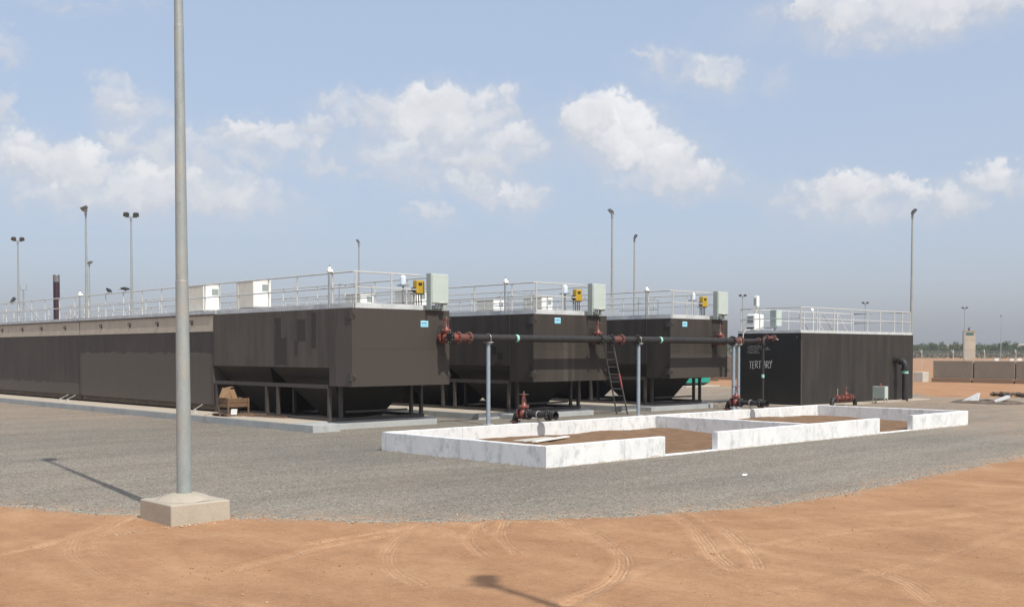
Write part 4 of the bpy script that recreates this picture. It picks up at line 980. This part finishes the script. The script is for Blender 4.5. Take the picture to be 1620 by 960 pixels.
def flat_stroke(b, p, q, wd, x=-.014):
    p, q = Vector(p), Vector(q); d = (q - p).normalized(); n = Vector((-d.y, d.x)) * wd / 2
    c = [p - n, q - n, q + n, p + n]
    b.add([(x, v.x, v.y) for v in c] + [(x + .003, v.x, v.y) for v in c], [(0, 1, 2, 3), (7, 6, 5, 4), (0, 4, 5, 1), (1, 5, 6, 2), (2, 6, 7, 3), (3, 7, 4, 0)])
b = MB(); y = 2.66; k = 0
for ch in 'TERTIARY':
    wl = .125 if ch != 'I' else .05
    for s_ in GL[ch]:
        pts = [(y - a * wl, 1.63 + .03 * (k % 3 == 2) + c * .31 + .006 * k) for a, c in s_]
        for a, c in zip(pts, pts[1:]): flat_stroke(b, a, c, .024)
    y -= wl + .038; k += 1
b.build('chalk_lettering', 'chalk', tt)
b = MB(); random.seed(5)
for r_, (a, c) in enumerate(((2.76, 1.95), (2.76, 1.98), (2.76, 2.2), (2.76, 2.12))):
    y = a
    while y > c:
        L_ = random.uniform(.02, .05); zt = 2.66 - r_ * .095
        for _ in range(2):
            flat_stroke(b, (y, zt - random.uniform(0, .05)), (y - L_, zt - random.uniform(0, .05)), .013)
        y -= L_ + random.choice([.008, .008, .03])
for yy, zz_ in ((1.80, 2.58), (1.72, 2.50), (1.82, 2.50)): flat_stroke(b, (yy, zz_), (yy - .14, zz_ - .01), .02)
b.build('stencilled_notes', 'stencil', tt)
tp = thing('blower_unit', (42.15, 28.6, TZ + .13), 'white moulded unit with dark louvre on the black tank deck', 'machine')
MB().box(0, .72, 0, .50, 0, .76).build('housing', 'white', tp, bevel=.07)
MB().box(-.01, -.001, .10, .4, .36, .66).build('grille', 'galv_dark', tp); MB().box(-.012, -.001, .05, .45, .04, .16).build('intake', 'black', tp)
pa = thing('antenna_unit', (42.45, 28.75, TZ + .1), 'slim white antenna housing on a pole above the white unit', 'antenna')
MB().frust((0, 0, 0), (0, 0, 1.12), .035, n=8).build('pole', 'galv', pa); MB().box(-.10, .10, -.12, .10, 1.12, 1.62).build('housing', 'white', pa, bevel=.04)
MB().box(-.108, -.10, -.06, .05, 1.2, 1.5).build('cover', 'panel_dark', pa)
pc = thing('deck_switch_box', (42.35, 27.6, TZ + .13), 'pale grey-green box on a post on the black tank deck', 'electrical box')
MB().box(0, .42, 0, .34, .2, .92).build('housing', 'panel', pc, bevel=.01); MB().box(.1, .2, .1, .2, 0, .199).build('stand', 'galv_dark', pc); MB().box(-.03, -.001, .02, .32, .12, .9).build('back_plate', 'panel_dark', pc)
tl = thing('deck_lamp', (41.82 + 6.1, 29.2, TZ + 1.15), 'small white lamp on the black tank railing', 'lamp')
MB().ball((0, 0, .08), .09, .09, .10).build('lens', 'white', tl, smooth=True); MB().frust((0, 0, -.05), (0, 0, .02), .05, n=10).build('socket', 'galv', tl)
hs_ = thing('deck_hose', (41.7, 27.9, 3.1), 'thin grey hose looping over the deck edge of the black tank', 'hose')
MB().tube([(-.03, 1.0, -.25), (-.05, 1.0, .1), (.1, .95, .28), (.5, .7, .32), (.75, .5, .40), (1.0, .1, .36)], .028, 8).build('hose', 'galv', hs_, smooth=True)
eb = thing('junction_box', (46.8, 24.7, .02), 'small grey box on legs with a red lamp in front of the black tank', 'electrical box')
MB().box(.0, .30, 0, .62, .22, .78).build('housing', 'panel', eb, bevel=.01)
MB().box(-.012, -.001, .03, .59, .24, .76).build('side_plate', 'panel_dark', eb)
for x, y in ((.02, .03), (.02, .59), (.28, .03), (.28, .59)): MB().box(x - .02, x + .02, y - .02, y + .02, 0, .219).build('leg', 'galv', eb)
MB().frust((.15, .3, .78), (.15, .3, .82), .06, n=12).ball((.15, .3, .85), .05, .05, .06).build('lamp', 'red', eb, smooth=True)

# ------------------------------------------------------------------ signs on the tanks
def sticker(label, x, y, z, rot=0):
    t = thing('maker_sign', (x, y, z), label, 'sign', 'pale blue signs on the tank ends')
    MB().box(-.15, .15, -.006, 0, -.10, .10).build('plate', 'sticker', t)
    MB().box(-.13, .13, -.008, -.0065, -.085, -.02).build('lower_band', 'sign_band', t)
    # the lettering is too small to read in the photograph: a dark worn line, heaviest at its left end
    b = MB(); random.seed(3); x_ = -.115
    while x_ < .10:
        w_ = random.uniform(.010, .030); h_ = random.uniform(.018, .034) * (1.4 if x_ < -.06 else 1); b.box(x_, min(.112, x_ + w_), -.0095, -.0082, .018 - h_ * .4, .018 + h_ * .6); x_ += w_ + random.choice([.003, .004, .009])
    b.build('lettering', 'ink', t)
    return t
MAT['sign_band'] = simple('sign_band_blue', (.22, .55, .72), .5, 0, .05, 9)
sticker('pale blue sign with dark lettering on the nearest tank, left of the first red valve', 21.78, TY - .001, 3.28)
sticker('pale blue sign with dark lettering on the middle tank end wall', 27.83, TY - .001, 3.50)
sticker('pale blue sign with dark lettering on the farthest tank end wall', 35.13, TY - .001, 3.50)

# ------------------------------------------------------------------ ladder
ld = thing('ladder', (31.5, 27.35, .02), 'dark metal ladder with a red patch, leaning on the long black pipe', 'ladder')
F1, F2 = Vector((.0 - .13, .12, 0)), Vector((.16, -.17, 0)); T1 = Vector((29.75 - 31.5 - .02, 26.62 - 27.35 + .09, 2.80)); T2 = T1 + (F2 - F1) * .8
MAT['ladder'] = simple('worn_ladder_metal', (.13, .13, .125), .5, .3, .35, 9)
MB().bar(F1, T1, .035, .07).build('side_rail', 'ladder', ld); MB().bar(F2, T2, .035, .07).build('side_rail', 'ladder', ld)
b = MB()
for k in range(10): t_ = (k + .6) / 10.2; b.frust(F1.lerp(T1, t_), F2.lerp(T2, t_), .019, n=8)
b.build('rungs', 'ladder', ld)
MAT['ladder_red'] = simple('red_patch_paint', (.40, .10, .10), .6, 0, .5, 30)
MB().bar(F2.lerp(T2, .38), F2.lerp(T2, .56), .042, .078).build('painted_patch', 'ladder_red', ld)

# ------------------------------------------------------------------ crate and scraps on the first pad
CZ = .245
cr = thing('wooden_crate', (18.35, 33.2, CZ), 'weathered wooden crate on a broken pallet under the nearest tank', 'crate', rz=R(4))
pl_ = MB()
for y in (-.42, 0, .42): pl_.box(-.5, .55, y - .04, y + .04, 0, .07)
pallet = pl_.build('pallet', 'plank', cr)
b = MB()
for k in range(5): b.box(-.5 + k * .21, -.36 + k * .21, -.46, .46, .072, .09)
b.build('pallet_boards', 'plank', pallet)
for y in (-.25, .25):
    b = MB()
    for k in range(2): b.box(-.34, .44, y - .012, y + .012, .30 + k * .15, .435 + k * .15)
    b.build('side', 'wood', cr)
for x in (-.35, .45):
    b = MB()
    for k in range(2): b.box(x - .012, x + .012, -.236, .236, .30 + k * .15, .435 + k * .15)
    b.build('end', 'wood', cr)
for x, y in ((-.34, -.27), (.44, -.27), (-.34, .27), (.44, .27)): MB().box(x - .03, x + .03, y - .014 if y < 0 else y - .014, y + .014, .092, .60).build('corner_post', 'wood', cr)
MB().box(-.34, .44, -.236, .236, .28, .298).build('floor', 'plank', cr)
cb = thing('cardboard_box', (18.12, 33.2, CZ + .47), 'open tan cardboard box tilted up out of the wooden crate', 'box', rz=R(10))
b = MB(); b.bar((-.05, -.14, .10), (.10, -.14, .42), .30, .008, (0, 1, 0)); b.bar((-.05, .14, .10), (.10, .14, .42), .30, .008, (0, 1, 0)); b.bar((-.18, 0, .14), (-.05, 0, .46), .28, .008, (1, 0, .2)); b.bar((-.17, 0, .12), (.12, 0, .04), .28, .008); b.build('carton', 'card', cb)
b = MB().bar((-.05, -.02, .46), (.20, -.05, .50), .22, .008); b.bar((.10, -.15, .40), (.24, -.17, .08), .20, .008, (0, 1, 0)); b.build('flap', 'card', cb)
ol = MB()
for q in range(9): ol.ball((18.45 + random.uniform(-.1, .28), 33.2 + random.uniform(-.14, .14), CZ + .40 + random.uniform(0, .12)), random.uniform(.06, .12), random.uniform(.06, .11), random.uniform(.05, .09), 7, 5)
tag(ol.build('sack_load', 'plank'), 'heap of dark lumpy rags filling the wooden crate', 'rags')
sb = thing('metal_bracket_scrap', (18.1, 32.68, CZ), 'pale bent metal plate leaning against the crate', 'scrap')
MB().bar((0, 0, .06), (.10, .14, .24), .20, .012).box(-.1, .14, -.06, .10, .0, .012).build('plate', 'galv', sb)
tm = thing('timber_offcuts', (18.7, 32.2, CZ), 'brown timber offcuts lying on the pad right of the crate', 'timber')
MB().bar((-.25, .3, .03), (.15, -.75, .03), .09, .04).bar((-.05, .35, .08), (.3, -.1, .06), .08, .03).bar((.0, -.4, .03), (.2, -1.5, .03), .06, .05).build('offcuts', 'plank', tm)
ww = thing('loose_wire', (17.72, 33.75, .1), 'loose rusty wire hanging over the pad edge below the crate', 'wire')
MB().tube([(.3, -.2, .18), (.05, 0, .2), (-.09, .05, .15), (-.12, .0, .0), (-.1, -.12, -.06), (-.12, -.3, -.07)], .008, 5).build('wire', 'plank', ww)

# ------------------------------------------------------------------ lamp masts
MH = 12.6
def mast(label, loc, face, spread=1.0, near_=False, tilt=(0, 0), heads=2, group='floodlight masts'):
    t = thing('lamp_mast', loc, label, 'lamp mast', group, rz=face)
    tx, ty = tilt
    n = 28 if near_ else 10
    r0, r1 = (.115, .062) if near_ else (.13, .055)
    b = MB().frust((0, 0, .30 if near_ else 0), (tx, ty, MH - .5), r0, r1, n)
    if near_:
        b = MB()
        zs = [.30, 3.4, 3.41, 7.0, 7.01, MH - .5]; rs = [.107, .089, .086, .065, .063, .045]
        for i in range(5):
            q0, q1 = zs[i], zs[i + 1]; b.frust((tx * q0 / MH, ty * q0 / MH, q0), (tx * q1 / MH, ty * q1 / MH, q1), rs[i], rs[i + 1], n, caps=i in (1, 3))
    b.build('pole', 'mast' if near_ else 'mast', t, smooth=True)
    z = MH - .45; ca = MB().bar((tx, ty - spread * .5, z), (tx, ty + spread * .5, z), .07, .07)
    ca.bar((tx - .15, ty - .14, z + .035), (tx + .1, ty - .14, z + .035), .05, .05).frust((tx, ty, z - .3), (tx, ty, z + .02), .085, n=10)
    arm = ca.build('cross_arm', 'galv_dark', t)
    for s_ in ((-1, 1) if heads == 2 else (0,)):
        y = ty + s_ * spread * .42; a = R(38)
        b = MB(); c = Vector((tx + .10, y, z + .20)); d = Vector((math.cos(a), 0, -math.sin(a)))     # aim
        u = Vector((math.sin(a), 0, math.cos(a)))
        # housing: tapered box around the aim axis
        vs = []
        for k, (hw, hh) in ((-.12, (.12, .10)), (.09, (.19, .15))):
            for i, j in ((-1, -1), (1, -1), (1, 1), (-1, 1)): vs.append(c + d * k + Vector((0, i * hw, 0)) + u * (j * hh))
        b.add(vs, [(3, 2, 1, 0), (4, 5, 6, 7), (0, 1, 5, 4), (1, 2, 6, 5), (2, 3, 7, 6), (3, 0, 4, 7)])
        h = b.build('floodlight', 'lamp_body', t)
        vs = [c + d * .093 + Vector((0, i * .165, 0)) + u * (j * .13) for i, j in ((-1, -1), (1, -1), (1, 1), (-1, 1))]
        MB().add(vs + [v + d * .006 for v in vs], [(3, 2, 1, 0), (4, 5, 6, 7), (0, 1, 5, 4), (1, 2, 6, 5), (2, 3, 7, 6), (3, 0, 4, 7)]).build('lens', 'lens', h)
        MB().bar((tx, y - .2, z + .03), (tx + .1, y - .2, z + .27), .03, .02).bar((tx, y + .2, z + .03), (tx + .1, y + .2, z + .27), .03, .02).build('bracket', 'galv_dark', h)
    if near_:
        MB().box(-.44, .46, -.48, .50, -.05, .29).build('concrete_base', 'block', t, bevel=.02)
        b = MB(); n = 24; rings = ((.40, .291), (.30, .345), (.19, .375), (.13, .385)); vs = []
        for r_, z_ in rings: vs += [(r_ * (1 + .09 * noise.noise(Vector((math.cos(6.2832 * k / n), math.sin(6.2832 * k / n), r_)) * 2)) * math.cos(6.2832 * k / n) * 1.0, r_ * math.sin(6.2832 * k / n), z_ - .0 + .008 * noise.noise(Vector((k, r_, 1)))) for k in range(n)]
        fs = [(i * n + k, i * n + (k + 1) % n, (i + 1) * n + (k + 1) % n, (i + 1) * n + k) for i in range(3) for k in range(n)] + [tuple(range(3 * n, 4 * n))]
        b.add(vs, fs).build('grout_mound', 'block', t, smooth=True)
    return t
A = lambda px, off=0: R(46.7) - math.atan((px - 810) / 1727) + off      # azimuth of the line from the viewpoint, used to aim heads
mast('tall galvanised pole on a square concrete block in the foreground', (7.27, 14.55, 0), 0, .35, True, (-.03, .03), 1)
mast('floodlight mast behind the viewpoint, seen only by its shadow on the sand', (5.77, -1.49, 0), R(-40), .45, heads=1)
m0 = mast('far lamp mast with twin heads, leftmost in the picture', (34.6, 100.4, 0), A(31, math.pi), .8)
mlist = [(138, (30.7, 75.8), R(105), 'tall lamp mast left of the crows, its two heads seen nearly end on'),
         (143, (49.5, 121.4), R(-70), 'short-looking far lamp mast just behind the tall one left of the crows'),
         (210, (34.5, 77.0), math.pi, 'lamp mast with two spread heads, just left of the foreground pole'),
         (568, (57.8, 81.5), R(86), 'far lamp mast rising behind the nearest tank railing'),
         (968, (58.6, 51.8), R(80), 'tall lamp mast rising behind the gap between the middle and farthest tanks'),
         (1003, (72.7, 61.7), R(-88), 'shorter-looking lamp mast right of the tall one, above the farthest tank'),
         (1441, (74.2, 37.2), R(-82), 'tall lamp mast behind the right end of the black tank'),
         (1174, (162.5, 112.9), math.pi, 'far lamp mast above the left end of the black tank'),
         (1368, (205.4, 112.9), math.pi, 'far lamp mast above the middle of the black tank'),
         (1525, (244.9, 110.1), math.pi, 'far lamp mast beside the guard tower'),
         (1583, (307.2, 127.8), R(80), 'farthest lamp mast, right of the guard tower')]
for px, (x, y), off, lb in mlist:
    c = dup(m0, (x, y, 0), lb, rz=A(px, off))
    if px in (1174, 1368, 1525):
        c.scale = (1.15, 1.25, 1)

# ------------------------------------------------------------------ barriers, tower, fence, far things
def barrier(label, x, y0, y1, group='grey blast wall blocks beyond the yard', h=1.72):
    t = thing('concrete_barrier', (x, (y0 + y1) / 2, 0), label, 'barrier', group); L = (y1 - y0) / 2 - .03
    b = MB().box(.28, .62, -L, L, .44, h); b.build('wall', 'barrier', t, bevel=.03)
    MB().box(0, .95, -L - .05 if False else -L, L, -.1, .43).build('foot', 'barrier_foot', t, bevel=.03)
barrier('grey concrete blast wall block, left end of the row', 80, 35.42, 38.5)
barrier('grey concrete blast wall block, second from the left end of the row', 80, 32.36, 35.36)
barrier('grey concrete blast wall block, cut by the right edge of the picture', 80, 29.3, 32.3)
barrier('grey concrete blast wall block just outside the right edge of the picture', 80, 26.24, 29.24)
barrier('lone concrete blast wall block seen between the farthest tank and the black tank', 80, 54.6, 57.6, 'grey blast wall blocks beyond the yard', 2.0)
o = MB().box(79.2, 80.2, 38.75, 39.5, 0, .85).build('concrete_block', 'pale_block', bevel=.03); tag(o, 'pale concrete block beside the left end of the blast wall', 'block')

gt = thing('guard_tower', (326.9, 145.4, 0), 'tall pale concrete guard tower with a dark green window, beyond the blast wall', 'tower', rz=R(24))
b = MB()
for k in range(3): b.box(-1.7, 1.7, -1.7, 1.7, k * 2.9 + .0, k * 2.9 + 2.86)
b.build('shaft', 'tower', gt)
MB().box(-1.6, 1.6, -1.6, 1.6, 2.5, 8.5).build('inner_core', 'plank', gt)
MB().box(-1.85, 1.85, -1.85, 1.85, 8.561, 8.75).build('roof', 'tower', gt)
MB().box(-1.76, -1.71, -1.2, 1.0, 7.3, 8.1).build('window', 'glass', gt)
MB().box(-1.2, .9, -1.76, -1.71, 7.3, 8.1).build('window', 'glass', gt)
MB().box(-1.3, 1.3, 1.72, 1.9, 0.2, 8.7).build('ladder_cage', 'plank', gt)
MB().frust((0, 0, 8.75), (0, 0, 9.9), .12, .05, 6).frust((-.6, .2, 8.75), (-.6, .2, 9.3), .3, n=8).frust((.7, .2, 8.75), (1.1, .2, 9.7), .07, n=6).build('searchlight', 'black', gt)

fe = thing('perimeter_fence', (147, 67, 0), 'chain link fence with forked barbed wire posts running behind the blast wall', 'fence')
F = Vector((142.1, 72.2, 0)) - Vector((152.4, 62.5, 0)); F.normalize(); base = Vector((147, 67, 0))
wires = MB()
for k in range(-7, 9):
    p = F * (k * 4.3 + .6)
    b = MB().frust((p.x, p.y, 0), (p.x, p.y, 2.1), .055, n=6); nrm = Vector((-F.y, F.x, 0))
    for s_ in (-1, 1): q = p + nrm * .0 + F * s_ * .0 + Vector((0, 0, 2.1)); e = p + F * (.42 if s_ > 0 else -.12) + nrm * s_ * .35 + Vector((0, 0, 2.65)); b.frust(q, e, .045, n=6)
    b.build('fence_post', 'galv', fe)
a_, c_ = F * (-7 * 4.3 + .6), F * (8 * 4.3 + .6)
for z_ in (.1, 2.05, 2.2, 2.35, 2.5): wires.frust((a_.x, a_.y, z_), (c_.x, c_.y, z_), .012, n=4)
nn = int((c_ - a_).length / .35)
for k in range(nn):
    p, q = a_.lerp(c_, k / nn), a_.lerp(c_, min(1, (k + 5.5) / nn)); wires.frust((p.x, p.y, .1), (q.x, q.y, 2.05), .006, n=3); wires.frust((q.x, q.y, .1), (p.x, p.y, 2.05), .006, n=3)
wires.build('chain_link', 'galv_dark', fe)

gen = thing('green_skip', (59.75, 46.0, .06), 'bright green steel container with dark tapered base, beyond the farthest tank legs', 'container')
MB().box(.0, 2.6, 0, 2.2, .20, 2.0).build('body', 'green', gen, bevel=.02)
b = MB(); b.add([(.35, .3, .0), (2.3, .3, .0), (2.3, 1.9, .0), (.35, 1.9, .0), (.03, .03, .198), (2.57, .03, .198), (2.57, 2.17, .198), (.03, 2.17, .198)], [(3, 2, 1, 0), (4, 5, 6, 7), (0, 1, 5, 4), (1, 2, 6, 5), (2, 3, 7, 6), (3, 0, 4, 7)]); b.build('base', 'black', gen)
MB().box(.2, 2.4, -.03, -.001, .8, 1.7).build('side_door', 'green', gen, bevel=.01)
tp2 = thing('plank_pile', (73, 52.7, .1), 'low dark planks lying on the sand beyond the farthest tank', 'planks')
MB().bar((0, 1.0, .12), (.5, -1.1, .12), .5, .16).bar((-2.8, .1, .08), (-2.4, -1.4, .08), .35, .12).build('planks', 'plank', tp2)

# broken drain opening in the yard
dr = thing('drain_opening', (51.0, 21.8, .02), 'open drain pit in the gravel with propped pale slabs and dark soil', 'drain')
b = MB(); n = 26; vs = []; fs = []
for i, (r_, z_) in enumerate(((.65, .02), (.75, .12), (.95, .10), (1.25, .0))):
    for k in range(n):
        t_ = 6.2832 * k / n; q = 1 + .25 * noise.noise(Vector((math.cos(t_) * 2, math.sin(t_) * 2, i)))
        vs.append((r_ * q * math.cos(t_) * .9, r_ * q * math.sin(t_) * 1.35, z_ * (1 + .5 * noise.noise(Vector((k * .7, i, 0))))))
for i in range(3):
    for k in range(n): fs.append((i * n + k, i * n + (k + 1) % n, (i + 1) * n + (k + 1) % n, (i + 1) * n + k))
b.add(vs, fs)
MAT['soil'] = simple('dark_soil', (.13, .10, .075), .95, 0, .4, 5, .03)
b.build('soil_ring', 'soil', dr)
MB().box(-.6, .6, -.85, .85, -.01, .035).build('pit', 'black', dr)  # flat black slab, painted stand-in for the darkness inside the hole
MB().add([(-.75, .95, .04), (-.75, .15, .04), (-.55, .15, .46), (-.55, .25, .46), (-.65, .95, .04), (-.65, .15, .04), (-.45, .15, .46), (-.45, .25, .46)], [(0, 1, 2, 3), (7, 6, 5, 4), (0, 4, 5, 1), (1, 5, 6, 2), (2, 6, 7, 3), (3, 7, 4, 0)]).build('slab', 'whitewash', dr)
MB().bar((-.6, -.55, .06), (-.2, -1.05, .34), .5, .08).build('slab', 'whitewash', dr)
rb = thing('rubble_heap', (59.0, 23.4, .03), 'low dark heap of rubble at the far edge of the gravel', 'rubble')
b = MB()
for k in range(150): b.ball((random.uniform(-.5, .7), random.uniform(-1.9, 1.5), random.uniform(.02, .18)), random.uniform(.05, .14), random.uniform(.05, .14), random.uniform(.04, .09), 5, 4, Matrix.Rotation(random.uniform(0, 3), 3, 'Z'))
b.build('rubble', 'soil', rb)
for k, (x, y, s_) in enumerate(((252, 105.8, .9), (254.5, 103.4, .8), (256, 102.3, .9), (130.5, 70.4, .5))):
    o = MB().box(-s_ / 2, s_ / 2, -s_ / 2, s_ / 2, -.05, s_ * .95).build('marker_block', 'white', bevel=.04, loc=(x, y, 0)); o.rotation_euler.z = .5
    tag(o, ('white block beside the far mast, left of three', 'white block beside the far mast, middle of three', 'white block beside the far mast, right of three', 'small white block behind the left end of the blast wall')[k], 'block', 'white marker blocks on the far sand')
for k, (d, px, w_, h_, lb) in enumerate(((700, 1578, 20, 5.6, 'flat white building on the horizon right of the tower'), (720, 1604, 12, 6.2, 'small pale building on the horizon near the right edge'), (700, 1500, 9, 5.8, 'small white building on the horizon left of the tower'), (760, 1512, 6, 6.6, 'tiny white block building on the horizon next to the tower'), (720, 1618, 8, 6.6, 'white building on the horizon at the right edge'))):
    a = A(px); x, y = d * math.cos(a), d * math.sin(a)
    t = thing('far_building', (x, y, 0), lb, 'building', 'pale buildings on the horizon', rz=a)
    MB().box(-4, 4, -w_ / 2, w_ / 2, 0, h_).build('walls', 'building', t); MB().box(-4.3, 4.3, -w_ / 2 - .3, w_ / 2 + .3, h_ + .01, h_ + .4).build('roof', 'building', t)
    for q in range(int(w_ // 4)): MB().box(-4.05, -4.002, -w_ / 2 + 1.2 + q * 4, -w_ / 2 + 2.6 + q * 4, h_ - 3.0, h_ - 1.6).build('window', 'black', t)

# ------------------------------------------------------------------ trees and scrub
def tree_proto(seed, h, rad, name='acacia_tree'):
    random.seed(seed)
    t = thing(name, (0, 0, 0), 'bushy green acacia in the far tree line', 'tree', 'acacia trees in the far tree line')
    b = MB(); b.frust((0, 0, 0), (.2, .1, h * .35), .22, .15, 7)
    cl = []
    for k in range(7):
        a = random.uniform(0, 6.28); r_ = random.uniform(.25, .8) * rad; z_ = h * random.uniform(.35, .8)
        b.frust((.2, .1, h * .3), (r_ * math.cos(a), r_ * math.sin(a), z_), .10, .03, 5); cl.append((r_ * math.cos(a), r_ * math.sin(a), z_))
    b.build('trunk', 'bark', t)
    lf = MB()
    for k in range(16): a = random.uniform(0, 6.28); r_ = random.uniform(0, .85) * rad; cl.append((r_ * math.cos(a), r_ * math.sin(a), h * random.uniform(.22, .86) * (1 - .25 * (r_ / rad) ** 2)))
    for cx_, cy_, cz_ in cl:
        cr_ = random.uniform(.7, 1.25)
        for _ in range(46):
            v = Vector((random.gauss(0, 1), random.gauss(0, 1), random.gauss(0, .7))).normalized() * cr_ * random.uniform(.4, 1.0); c = Vector((cx_, cy_, cz_)) + v
            if c.z < .1: continue
            s_ = random.uniform(.14, .30); n_ = Vector((random.gauss(0, 1), random.gauss(0, 1), random.gauss(0, 1) + .6)).normalized(); u_ = n_.orthogonal().normalized(); w_ = n_.cross(u_)
            lf.add([c - u_ * s_, c - w_ * s_ * .6, c + u_ * s_, c + w_ * s_ * .6], [(0, 1, 2, 3)])
    lf.build('crown', 'leaf', t)
    return t
protos = [tree_proto(s_, h_, r_) for s_, h_, r_ in ((1, 5.6, 3.6), (2, 6.4, 4.4), (3, 4.8, 3.8), (4, 5.2, 4.6))]
random.seed(21); first = [True] * 4
rows = []
for d in (430, 452, 475, 500):
    lat = -420 * d / 1727
    px = 1020
    while px < 1760:
        rows.append((px + random.uniform(-6, 6), d + random.uniform(-8, 8))); px += random.uniform(17, 30)
for px, d in rows:
    k = random.randrange(4); a = A(px); x, y = d / math.cos(math.atan((px - 810) / 1727)) * math.cos(a), d / math.cos(math.atan((px - 810) / 1727)) * math.sin(a)
    if first[k]: t = protos[k]; first[k] = False; t.location = (x, y, 0)
    else: t = copy_tree(protos[k]); t.location = (x, y, 0)
    t.rotation_euler.z = random.uniform(0, 6.28); s_ = random.uniform(.95, 1.25) * (1.12 if 1450 < px < 1475 else 1); t.scale = (s_, s_, s_ * random.uniform(.85, 1.05))
for k in range(4):
    if first[k]: protos[k].location = (420, 260, 0)
# dry low scrub in front of and under the trees
b = MB(); random.seed(8)
for _ in range(5200):
    px = random.uniform(1000, 1780); d = random.uniform(380, 520); a = A(px); q = d / math.cos(math.atan((px - 810) / 1727)); x, y = q * math.cos(a), q * math.sin(a)
    if noise.noise(Vector((x, y, 0)) * .04) < -.35: continue
    for _ in range(3):
        c = Vector((x + random.gauss(0, .8), y + random.gauss(0, .8), random.uniform(.1, 1.9) * random.random() + .2)); s_ = random.uniform(.3, .6)
        n_ = Vector((random.gauss(0, 1), random.gauss(0, 1), random.gauss(0, 1))).normalized(); u_ = n_.orthogonal().normalized(); w_ = n_.cross(u_)
        b.add([c - u_ * s_, c - w_ * s_ * .6, c + u_ * s_, c + w_ * s_ * .6], [(0, 1, 2, 3)])
me_o = b.build('dry_scrub', 'scrub'); tag(me_o, 'dry brown scrub under the far tree line', 'scrub', kind='stuff')

# small litter on the road
o = MB().bar((0, 0, .0), (.06, .02, .03), .08, .008).bar((.05, 0, .02), (.12, .03, .01), .06, .008).build('paper_scrap', 'white', loc=(17.5, 12.1, .03)); tag(o, 'small white paper scrap lying on the grey road', 'litter')

# ------------------------------------------------------------------ haze
HZ = .0003
if HZ:
    m = bpy.data.materials.new('air_haze'); m.use_nodes = True; t = m.node_tree; t.nodes.clear()
    v = t.nodes.new('ShaderNodeVolumePrincipled'); v.inputs['Color'].default_value = (.86, .92, 1, 1); v.inputs['Density'].default_value = HZ; v.inputs['Anisotropy'].default_value = .2
    ou = t.nodes.new('ShaderNodeOutputMaterial'); t.links.new(v.outputs[0], ou.inputs['Volume'])
    MAT['haze'] = m
    o = MB().box(-60, 900, -60, 700, -1.1, 14).build('haze', 'haze'); tag(o, 'pale dusty haze filling the air over the yard', 'haze', kind='stuff')
